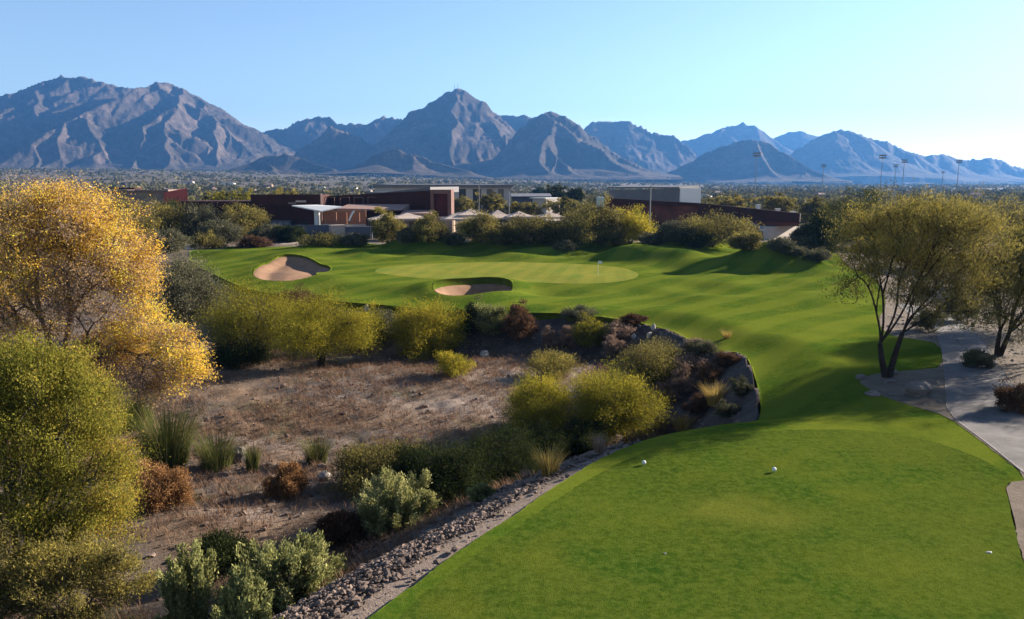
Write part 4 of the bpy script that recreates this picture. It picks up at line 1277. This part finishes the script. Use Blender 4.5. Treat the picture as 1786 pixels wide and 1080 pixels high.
# grey and white building behind
D = 300
e = house('office_building', 'grey roofed white building with dark window bands behind the tower', 780, D)
zt = ZZ(322, D)
part('wall', [block(686, D, 892, D + 24, 20, -1, ZZ(327, D))], 'stucco', e)
part('roof', [block(684, D - 1.2, 895, D + 23, 22, ZZ(327, D) + .01, [zt, zt, zt + .3, zt + .3])], 'greyroof', e)
for u0, u1 in ((.54, .60), (.66, .73), (.78, .83), (.88, .93)):
    part('window', face_boxes(686, D, 892, D + 24, [(u0, u1, 2.0, ZZ(330, D)), ]), 'glass', e)
    part('window', face_boxes(686, D, 892, D + 24, [(u0, u1, -.4, 1.2), ]), 'glass', e)
D = 280
e = house('maintenance_shed', 'low slate blue shed with two small white doors', 925, D)
part('wall', [block(893, D, 960, D, 12, -1, ZZ(344, D))], 'slate', e)
part('roof', [block(891, D - .8, 962, D - .8, 14, ZZ(344, D) + .01, [ZZ(342.5, D)] * 2 + [ZZ(338, D)] * 2)], 'slate', e)
for u0 in (.45, .86):
    part('door', face_boxes(893, D, 960, D, [(u0, u0 + .07, -.9, 1.8)]), 'white', e)
e = house('storage_hut', 'small white flat hut right of the slate blue shed', 968, D - 8)
part('wall', [block(952, D - 8, 976, D - 2, 6, -1, ZZ(346, D))], 'stucco', e)
part('roof', [block(951, D - 8.6, 977, D - 2, 7, ZZ(346, D) + .01, ZZ(344.5, D))], 'white', e)
part('door', face_boxes(952, D - 8, 976, D - 2, [(.35, .6, -1, 1.4)]), 'steel', e)
D = 250
e = house('metal_shed', 'long grey metal shed with a sunlit right end', 1120, D)
zt = ZZ(329, D)
part('side_wall', [block(1060, D + 22, 1181, D, 9, -1, [zt - .6, zt, zt, zt - .6])], 'greyroof', e)
part('roof', [block(1058, D + 21.3, 1181.5, D - .7, 10.4, zt + .02, [zt + .5] * 2 + [zt + 1.0] * 2)], 'greyroof', e)
a = W2(1181.8, D)
dv = (W2(1181, D) - W2(1060, D + 22)); dv /= np.hypot(*dv); nv = np.array([-dv[1], dv[0]])
part('end_wall', [prism([a + dv * .1, a + dv * .4, a + dv * .4 + nv * 8.6 + dv * 1.6, a + dv * .1 + nv * 8.6], -1, zt + .1)], 'white', e)  # sunlight on this end put into the colour: white beside the grey side
part('door', [prism([a + dv * .45 + nv * 3, a + dv * .5 + nv * 3, a + dv * 1.6 + nv * 7, a + dv * .95 + nv * 7], -1, 3)], 'steel', e)
# right clubhouse wing
D = 176
e = house('dining_wing', 'long dark brown wing with a sloping top and a pale end wall', 1240, D)
zA, zB, zC = ZZ(346, 200), ZZ(355, 190), ZZ(373, D)
part('upper_wall', [block(1055, 200, 1215, 190, 12, 2.2, [zA, zB, zB - 1.6, zA - 1.6]), prism([W2(1215.2, 190), W2(1392, D), W2(1390, D + 13), W2(1216, 203)], 2.2, [zB, zC, zC - 1.6, zB - 1.6])], 'brown', e)
part('parapet', [block(1055, 199.4, 1215, 189.4, .55, zA - 1.6, [zA + .12, zB + .12, zB + .12, zA + .12]), block(1215.2, 189.4, 1392, D - .6, .55, zC - 1.8, [zB + .12, zC + .12, zC + .12, zB + .12])], 'darkbrown', e)
part('lower_wall', [block(1055, 202, 1330, 182, 8, -1.2, 2.19)], 'darkbrown', e)
for u in (.1, .25, .4, .55):
    part('window', face_boxes(1055, 202, 1330, 182, [(u, u + .1, -.4, 1.9)]), 'glass', e)
a, b_ = W2(1330, D - 3), W2(1392, D + 12)
part('pale_wall', [prism([a, b_, b_ + [-6, 4], a + [-4, 5]], -1.2, ZZ(396, D))], 'stucco', e)
part('awning', [block(1284, D - 5, 1331, D - 4, 5, ZZ(399, D), [ZZ(398, D)] * 2 + [ZZ(389, D)] * 2)], 'greyroof', e)
part('awning_edge', [block(1284, D - 5.3, 1331, D - 4.3, .25, ZZ(401, D), ZZ(398, D))], 'white', e)
part('opening', [block(1292, D - 2, 1329, D - 1, .4, -1.2, ZZ(401.5, D))], 'glass', e)
for px, py in ((1319, 357), (1353, 364), (1380, 369)):
    c_ = W2(px, D + 6)
    vt = part('roof_vent', [prism([c_ + [-.42, -.42], c_ + [.42, -.42], c_ + [.42, .42], c_ + [-.42, .42]], zC - 2, ZZ(py + 1.5, D + 6))], 'white', e)
    v_, f_ = prism([c_ + [-.55, -.55], c_ + [.55, -.55], c_ + [.55, .55], c_ + [-.55, .55]], ZZ(py + 1.5, D + 6) + .01, ZZ(py, D + 6))
    cp = link('vent_cap', poly_mesh('vent_cap', [(v_ - np.array(e.location), f_)]), M['white'], vt)


def container(label, px, D, w, py_top, mat):
    x_, y_ = W2(px, D)
    e = empty('storage_container', (x_, y_, -1), label, 'container')
    W_ = w * D / F / 2; zt = ZZ(py_top, D)
    part('body', [prism([(x_ - W_, y_), (x_ + W_, y_), (x_ + W_ + .3, y_ + 5), (x_ - W_ + .3, y_ + 5)], -.8, zt)], mat, e)
    part('frame', [prism([(x_ - W_ - .06, y_ - .08), (x_ - W_ + .1, y_ - .08), (x_ - W_ + .1, y_ - .01), (x_ - W_ - .06, y_ - .01)], -.9, zt + .05), prism([(x_ + W_ - .1, y_ - .08), (x_ + W_ + .06, y_ - .08), (x_ + W_ + .06, y_ - .01), (x_ + W_ - .1, y_ - .01)], -.9, zt + .05)], mat, e)
    part('door', [prism([(x_ - W_ * .85, y_ - .05), (x_ - .05, y_ - .05), (x_ - .05, y_ - .005), (x_ - W_ * .85, y_ - .005)], -.7, zt - .15)], mat, e)
    part('door', [prism([(x_ + .05, y_ - .05), (x_ + W_ * .85, y_ - .05), (x_ + W_ * .85, y_ - .005), (x_ + .05, y_ - .005)], -.7, zt - .15)], mat, e)


container('pale green and white container left of the red one', 1046, 216, 11, 344, 'cont')
container('bright red container behind the bushes', 1063, 216, 13, 346, 'red')
D = 420
e = house('flat_roof_house', 'long low dark roofed building far off at the right', 1740, D)
part('wall', [block(1712, D, 1768, D, 10, -1, ZZ(360, D))], 'darkbrown', e)
part('roof', [block(1708, D - 1, 1772, D - 1, 12, ZZ(360, D) + .01, ZZ(355, D))], 'slate', e)
for u in (.2, .6): part('window', face_boxes(1712, D, 1768, D, [(u, u + .2, -.2, .2)]), 'glass', e)

# houses scattered in the valley
gh = np.random.default_rng(19)
HG = 'small houses scattered across the desert valley'
protos = []
spots = [(330, 318), (398, 322), (468, 326), (232, 322), (560, 326), (92, 330), (285, 330), (612, 329), (510, 331), (640, 333), (705, 331), (440, 333), (1250, 337), (1290, 341), (1430, 342), (1500, 338), (1620, 341), (1700, 343), (1550, 347), (1220, 345), (1360, 344), (150, 326), (60, 324), (370, 332)]
for i, (px, py) in enumerate(spots):
    d_ = ray(px, py)
    ts_ = np.geomspace(100, 6000, 1500)
    gz_ = H(d_[0] * ts_, d_[1] * ts_)
    k_ = int(np.argmax(CAMZ + d_[2] * ts_ <= gz_ + 2.5))
    if k_ == 0: k_ = int(np.argmax(ts_ > 1500))
    x_, y_, z_ = d_[0] * ts_[k_], d_[1] * ts_[k_], gz_[k_]
    if i < 3:
        e = empty('valley_house', (x_, y_, z_), 'small pale house among the distant desert scrub', 'house', HG)
        w_, l_, h_ = (5, 9, 4.2) if i == 0 else (6, 12, 5.0) if i == 1 else (4.5, 7, 6.0)
        f0 = [(-l_, -w_), (l_, -w_), (l_, w_), (-l_, w_)]
        v, f = prism(f0, -1, h_)
        link('wall', poly_mesh('wall', [(v, f)]), M[('stucco', 'white', 'tanstucco')[i]], e)
        v = np.array([(-l_ - .6, -w_ - .6, h_ + .02), (l_ + .6, -w_ - .6, h_ + .02), (l_ + .6, w_ + .6, h_ + .02), (-l_ - .6, w_ + .6, h_ + .02), (-l_ * .5, 0, h_ + 2.2), (l_ * .5, 0, h_ + 2.2)], float)
        link('roof', poly_mesh('roof', [(v, [[3, 2, 1, 0], [0, 1, 5, 4], [2, 3, 4, 5], [1, 2, 5], [3, 0, 4]])]), M[('taupe', 'greyroof', 'pinkroof')[i]], e)
        protos.append(e)
    else:
        copy_tree(protos[i % 3], (x_, y_, z_), gh.uniform(-.8, .8), gh.uniform(.5, .85), 'small pale house among the distant desert scrub', HG)


# poles
def sport_light(px, py_top, label, hgt=30):
    D = (hgt - 12) * F / (HOR - py_top)
    x_, y_ = W2(px, D); z_ = Hs(x_, y_)
    e = empty('floodlight_pole', (x_, y_, z_), label, 'floodlight', 'floodlight poles over the valley')
    top = P(px, py_top, D)[2] - z_
    s_ = D / 450
    V, Fq = tubes([(np.array([[0, 0, -.5], [0, 0, top * .5], [0, 0, top]]), [.22 * s_, .18 * s_, .13 * s_])], 8)
    link('pole', np_mesh('pole', V, Fq, True), M['steel'], e)
    prs = []
    for zz in (top - .1, top - 1.5):
        prs.append(prism([(-2.1, -.15), (2.1, -.15), (2.1, .15), (-2.1, .15)], zz - .15, zz))
    link('crossarm', poly_mesh('crossarm', prs), M['steel'], e)
    for zz in (top, top - 1.4):
        for xx in (-1.6, -.55, .55, 1.6):
            v, f = prism([(xx - .38, -.45), (xx + .38, -.45), (xx + .38, .3), (xx - .38, .3)], zz + .0, zz + .6)
            v[4:, 1] -= .2
            link('lamp', poly_mesh('lamp', [(v, f)]), M['steel'], e)


for px, py, lab in [(1312, 268, 'tallest floodlight pole, left of the rest above the dark wing'), (1428, 288, 'thin floodlight pole above the round dark tree'), (1528, 272, 'floodlight pole left of a close pair'), (1552, 288, 'shorter floodlight pole of the close pair'), (1566, 280, 'right floodlight pole of the close pair'), (1634, 300, 'faint distant floodlight pole left of the last tall one'), (1660, 280, 'tall floodlight pole nearest the right edge')]:
    sport_light(px, py, lab)


def lamp_pole(px, D, py_top, r_, label):
    x_, y_ = W2(px, D); z_ = Hs(x_, y_); top = ZZ(py_top, D) - z_
    e = empty('lamp_post', (x_, y_, z_), label, 'lamp post', 'slim posts around the clubhouse')
    V, Fq = tubes([(np.array([[0, 0, -.3], [0, 0, top * .5], [0, 0, top]]), [r_, r_ * .85, r_ * .7])], 8)
    link('pole', np_mesh('pole', V, Fq, True), M['steel'], e)
    link('lamp', poly_mesh('lamp', [prism([(-.12, -.6), (.12, -.6), (.12, .15), (-.12, .15)], top, top + .16)]), M['steel'], e)


lamp_pole(1132, 166, 326, .16, 'grey post in front of the dark brown wing')
lamp_pole(888, 200, 334, .11, 'slim grey post above the pale canopies')
lamp_pole(836, 205, 324, .10, 'slim grey post before the white building')
lamp_pole(564, 196, 339, .12, 'slim post rising behind the white canopy')

# mast on the peak
pk = P(795, 152, 4800)
e = empty('summit_mast', (pk[0], pk[1], pk[2] - 25), 'lattice mast on the summit of the central pyramid peak', 'mast')
for k_, (dx, hh) in enumerate(((-8, 42), (12, 50))):
    V, Fq = tubes([(np.array([[dx, 0, -10], [dx, 0, hh * .6], [dx, 0, hh]]), [2.0, 1.6, 1.0])], 4)
    link('mast_pole', np_mesh('mast_pole', V, Fq), M['steel'], e)

# ------------------------------------------------------------------ trees round the clubhouse
mid = [  # px, py, w, h, leaf, tint, label
    (232, 428, 90, 92, 'l_mesq', .4, 'olive tree emerging right behind the yellow cottonwood crown'),
    (285, 420, 84, 74, 'l_mesq', .5, 'olive tree below the red ended house'),
    (300, 402, 80, 56, 'l_dark', .6, 'dark tree touching the left end of the dark pavilion'),
    (352, 418, 78, 64, 'l_olive', .35, 'grey green shaded tree before the dark pavilion'),
    (425, 418, 82, 62, 'l_mesq', .62, 'sunlit round olive tree before the dark pavilion'),
    (195, 405, 70, 58, 'l_mesq', .45, 'bushy tree left below the red ended house'),
    (676, 424, 60, 58, 'l_mesq', .5, 'bushy olive tree at the right end of the terrace wall'),
    (746, 424, 66, 48, 'l_mesq', .42, 'low bushy tree beneath the red panelled tower'),
    (842, 424, 78, 52, 'l_mesq', .45, 'round olive tree under the middle canopies'),
    (925, 426, 90, 54, 'l_mesq', .38, 'dark olive tree under the rightmost pale canopy'),
    (1012, 428, 120, 74, 'l_mesq', .4, 'broad grey olive tree left of the sunlit yellow one'),
    (1098, 426, 88, 68, 'l_palo', .7, 'sunlit yellow green tree before the dark wing'),
    (1180, 424, 70, 38, 'l_olive', .35, 'low grey green tree left of the wing bushes'),
    (1242, 430, 130, 66, 'l_mesq', .42, 'wide olive tree hiding the middle of the dark wing'),
    (1300, 436, 62, 34, 'l_mesq', .4, 'low olive bush under the white awning'),
    (1360, 440, 60, 26, 'l_olive', .35, 'small grey bush before the pale end wall'),
    (1432, 442, 84, 92, 'l_dark', .5, 'round dark green tree right of the pale end wall'),
    (1488, 440, 100, 120, 'l_dark', .95, 'tall dark green tree rising above the round one'),
    (560, 428, 74, 22, 'l_mesq', .45, 'low hedge like bush on the pale trail by the terrace wall'),
    (440, 432, 60, 18, 'l_brown', .3, 'low brown bush on the pale trail'),
    (358, 434, 60, 28, 'l_mesq', .4, 'olive bush at the left end of the pale trail'),
    (290, 440, 80, 36, 'l_olive', .45, 'spreading grey bush behind the grass corner'),
    (940, 352, 26, 28, 'l_dark', .55, 'small dark round tree left of the tall dark clump'),
    (975, 352, 50, 36, 'l_dark', .65, 'tall dark double tree on the skyline'),
    (1003, 352, 26, 32, 'l_dark', .4, 'narrow dark tree at the right of the skyline clump'),
    (862, 366, 70, 32, 'l_mesq', .5, 'olive tree before the white building'),
    (1270, 362, 90, 24, 'l_mesq', .6, 'olive tree showing over the sloping dark wing'),
    (1345, 370, 80, 34, 'l_mesq', .6, 'olive tree behind the white roof vents'),
    (1408, 380, 60, 36, 'l_mesq', .5, 'olive tree between the wing and the dark trees'),
    (500, 341, 70, 20, 'l_mesq', .65, 'pale olive tree showing over the dark clubhouse roof'),
    (400, 352, 90, 26, 'l_palo', .35, 'green tree above the dark pavilion roof'),
    (1585, 412, 110, 66, 'l_mesq', .55, 'background olive tree behind the forked mesquite'),
    (1690, 424, 120, 72, 'l_mesq', .6, 'background yellow olive tree left of the right edge'),
    (1775, 420, 90, 66, 'l_mesq', .5, 'background olive tree at the right edge'),
    (1600, 470, 110, 60, 'l_mesq', .45, 'bush mass on the sand behind the forked mesquite'),
    (1720, 500, 110, 80, 'l_mesq', .6, 'yellow olive tree behind the leaning mesquite'),
    (1425, 456, 60, 22, 'l_olive', .4, 'grey low bush at the end of the shadowed mound'),
    (1385, 447, 44, 16, 'l_olive', .3, 'grey low bush behind the shadowed mound'),
    (985, 436, 44, 14, 'l_olive', .4, 'dark low bush behind the right mound edge'),
    (1215, 432, 60, 26, 'l_dark', .4, 'dark low bush left beneath the wide olive tree'),
    (792, 428, 40, 20, 'l_olive', .3, 'dark low bush between the terrace trees'),
    (706, 426, 40, 26, 'l_olive', .3, 'grey low bush between the terrace trees'),
    (385, 424, 70, 40, 'l_olive', .3, 'grey green bush filling the gap before the dark pavilion'),
    (250, 398, 70, 44, 'l_olive', .45, 'grey bush tree between the yellow cottonwood and the dark tree'),
    (470, 424, 60, 34, 'l_olive', .3, 'shaded bush before the dark clubhouse wall'),
    (506, 422, 50, 30, 'l_dark', .4, 'dark bush at the left end of the terrace wall'),
    (620, 428, 60, 20, 'l_olive', .35, 'low grey bush below the right retaining wall'),
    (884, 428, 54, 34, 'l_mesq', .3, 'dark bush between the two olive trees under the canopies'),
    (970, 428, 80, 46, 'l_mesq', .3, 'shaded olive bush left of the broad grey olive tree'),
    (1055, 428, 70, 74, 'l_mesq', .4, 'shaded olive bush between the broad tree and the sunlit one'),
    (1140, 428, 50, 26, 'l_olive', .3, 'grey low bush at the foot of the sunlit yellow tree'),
    (1290, 420, 70, 40, 'l_mesq', .5, 'olive tree left beside the white awning'),
    (800, 376, 60, 34, 'l_mesq', .5, 'olive tree hiding the left foot of the white building'),
    (905, 378, 90, 28, 'l_mesq', .55, 'broad olive bush tree hiding the foot of the slate blue shed'),
    (985, 378, 80, 32, 'l_mesq', .5, 'olive tree hiding the small white hut'),
    (1042, 380, 50, 24, 'l_mesq', .45, 'olive bush tree hiding the foot of the containers'),
    (1400, 436, 50, 40, 'l_olive', .35, 'grey bush right against the pale end wall'),
    (1455, 430, 80, 60, 'l_dark', .45, 'dark tree between the round and the tall dark trees'),
    (1530, 430, 90, 60, 'l_mesq', .4, 'shaded olive tree right of the tall dark tree'),
    (1640, 405, 120, 40, 'l_mesq', .5, 'far olive tree row left part behind the mesquite crown'),
    (1750, 395, 120, 40, 'l_mesq', .45, 'far olive tree row right part behind the mesquite crown'),
]
D_ = lambda p_: p_ in (800, 905, 985, 1042)
for i, (px, py, w, h, lf, ti, lab) in enumerate(mid):
    small = h < 30
    if 'skyline' in lab or 'showing over' in lab or 'above the dark pavilion' in lab or 'before the white building' in lab or 'behind the white roof' in lab or 'between the wing' in lab or 'hiding' in lab and D_(px):
        D = {700: 246, 800: 262, 905: 246, 985: 246, 1042: 236, 940: 330, 975: 330, 1003: 330, 862: 255, 1270: 245, 1345: 230, 1408: 215, 500: 260, 400: 270}[px]
        x_, y_ = W2(px, D); z_ = Hs(x_, y_)
        top = ZZ(py - h, D)
        Hh = top - z_; W_ = w * D / F / 2
        g = np.random.default_rng(300 + i)
        lob = [(g.uniform(-.5, .5) * W_, g.uniform(-.4, .4) * W_, Hh * g.uniform(.5, .74), W_ * .6, W_ * .55, Hh * .26, 1, ti + g.uniform(-.1, .1)) for _ in range(6)]
        make_tree('desert_tree', lab, 'tree', (x_, y_, z_), lob, '', 300 + i, n_tips=130, per=34, sig=.4, size=.42, asp=.5, r_tip=.03, trunk=(Hh * .25, .2), stems=2, leaf=lf, bark='barkg')
    else:
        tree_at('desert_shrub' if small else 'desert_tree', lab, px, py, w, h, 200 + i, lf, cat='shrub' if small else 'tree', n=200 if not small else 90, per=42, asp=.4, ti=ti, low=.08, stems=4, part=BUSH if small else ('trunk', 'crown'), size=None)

# trees just outside the right edge whose shade lies on the cart path
src = [o for o in COL.objects if o.name.startswith('mesquite_tree')]
copy_tree(src[0], (38, 51, Hs(38, 51)), 2.0, .95, 'mesquite outside the right edge shading the cart path', 'mesquites outside the right edge')
copy_tree(src[1], (42.5, 46, Hs(42.5, 46)), 1.0, 1.0, 'mesquite outside the right edge shading the cart path', 'mesquites outside the right edge')
copy_tree(src[0], (47, 66, Hs(47, 66)), 4.0, 1.0, 'mesquite outside the right edge shading the cart path', 'mesquites outside the right edge')

# ------------------------------------------------------------------ valley scrub, one mass
g = np.random.default_rng(61)


def scatter_band(n, d0, d1, pw, amax=.74):
    d = d0 * (d1 / d0) ** (g.uniform(0, 1, n) ** pw)
    a = g.uniform(-amax, amax, n)
    return a * d, d


FREE = [(140, 340, 255, 285), (310, 450, 180, 225), (430, 800, 178, 225), (680, 900, 290, 350), (880, 985, 264, 300), (1025, 1205, 245, 300), (1030, 1400, 168, 222), (1700, 1775, 415, 440)]


def clear(x, y):
    ok = np.ones(len(x), bool)
    px = CX + F * x / y
    for a, b, d0, d1 in FREE: ok &= ~((px > a) & (px < b) & (y > d0) & (y < d1))
    return ok


x_, y_ = scatter_band(4200, 190, 900, 1.0)
k = clear(x_, y_) & (fbm(x_ / 40, y_ / 40, 5, 2) > -.35)
x_, y_ = x_[k], y_[k]; z_ = H(x_, y_)
n = len(x_)
R_ = g.uniform(1.2, 3.4, n) * (1 + .2 * (y_ > 300))
R_ = np.where(y_ < 260, R_ * .55, R_)
m_ = 46
own = np.repeat(np.arange(n), m_)
d = g.normal(size=(n * m_, 3)); d /= np.linalg.norm(d, axis=1)[:, None]
rr = g.uniform(.3, 1, n * m_) ** .5
lump = 1 + .25 * g.normal(size=n * m_)
pos = np.stack([x_, y_, z_ + R_ * .75], 1)[own] + d * (rr * lump * R_[own])[:, None] * [1, 1, .85]
V1, F1 = leaf_quads(pos, (R_ * .62)[own], g, .7)
t1 = np.clip((.45 + .22 * g.normal(size=n))[own] + .12 * g.normal(size=n * m_), 0, 1)
x_, y_ = scatter_band(11000, 700, 5200, .85)
k = fbm(x_ / 160, y_ / 160, 8, 3) > -.28
x_, y_ = x_[k], y_[k]; z_ = H(x_, y_)
n = len(x_)
R_ = g.uniform(1.3, 3.6, n) * (1 + y_ / 4500)
m_ = 14
own = np.repeat(np.arange(n), m_)
pos = np.stack([x_, y_, z_ + R_ * .6], 1)[own] + g.normal(size=(n * m_, 3)) * R_[own][:, None] * [.6, .5, .38]
V2, F2 = leaf_quads(pos, (R_ * 1.1)[own], g, .75)
t2 = np.clip((.42 + .26 * g.normal(size=n))[own] + .1 * g.normal(size=n * m_), 0, 1)
structure(link('desert_scrub', np_mesh('desert_scrub', np.concatenate([V1, V2]), [np.concatenate([F1, F2 + len(V1)])], False, None, {'tint': np.concatenate([t1, t2])}), M['l_scrub']), 'stuff')

# ------------------------------------------------------------------ air
def box_mesh(name, x0, x1, y0, y1, z0, z1):
    return poly_mesh(name, [prism([(x0, y0), (x1, y0), (x1, y1), (x0, y1)], z0, z1)])


t = NT('air')
t.t.nodes.remove(t.out); t.out = t.n('ShaderNodeOutputMaterial')
pv = t.n('ShaderNodeVolumePrincipled')
pv.inputs['Color'].default_value = (.09, .28, .68, 1); pv.inputs['Density'].default_value = .75e-4; pv.inputs['Anisotropy'].default_value = .3
t.t.links.new(pv.outputs[0], t.out.inputs['Volume'])
structure(link('haze', box_mesh('haze', -9500, 9500, -600, 9800, -60, 960), t.m), 'stuff')

# ------------------------------------------------------------------ light
Wd = bpy.data.worlds.new('World'); S.world = Wd; Wd.use_nodes = True
nt = Wd.node_tree; nt.nodes.clear()
sky = nt.nodes.new('ShaderNodeTexSky'); sky.sky_type = 'NISHITA'; sky.sun_disc = False
sky.sun_elevation = SUN_EL; sky.sun_rotation = SUN_AZ; sky.altitude = 500; sky.air_density = .9; sky.dust_density = .3; sky.ozone_density = 1.5
bg = nt.nodes.new('ShaderNodeBackground'); bg.inputs[1].default_value = .052
wo = nt.nodes.new('ShaderNodeOutputWorld')
hue = nt.nodes.new('ShaderNodeMix'); hue.data_type = 'RGBA'; hue.blend_type = 'MULTIPLY'; hue.inputs[0].default_value = 1; hue.inputs[7].default_value = (1.04, 1.015, 1.02, 1)
nt.links.new(sky.outputs[0], hue.inputs[6]); nt.links.new(hue.outputs[2], bg.inputs[0]); nt.links.new(bg.outputs[0], wo.inputs[0])
sun = bpy.data.lights.new('sun', 'SUN'); sun.energy = 5.0; sun.angle = R(.5); sun.color = (1, .90, .76)
so = bpy.data.objects.new('sun', sun); COL.objects.link(so)
so.rotation_euler = Vector(-SUNV).to_track_quat('-Z', 'Y').to_euler()

cam = bpy.data.cameras.new('camera'); cam.sensor_width = 36; cam.lens = F / 1786 * 36; cam.clip_end = 60000; cam.clip_start = .1
co = bpy.data.objects.new('camera', cam); COL.objects.link(co)
co.location = (0, 0, CAMZ); co.rotation_euler = (math.pi / 2 - TH, 0, 0)
S.camera = co
S.view_settings.view_transform = 'Standard'; S.view_settings.look = 'None'; S.view_settings.gamma = 1; S.view_settings.exposure = 2.0
S.cycles.use_denoising = True
S.cycles.max_bounces = 6; S.cycles.diffuse_bounces = 3; S.cycles.transmission_bounces = 4; S.cycles.volume_bounces = 0; S.cycles.transparent_max_bounces = 6
S.cycles.filter_width = 1.5
S.cycles.sample_clamp_indirect = 4
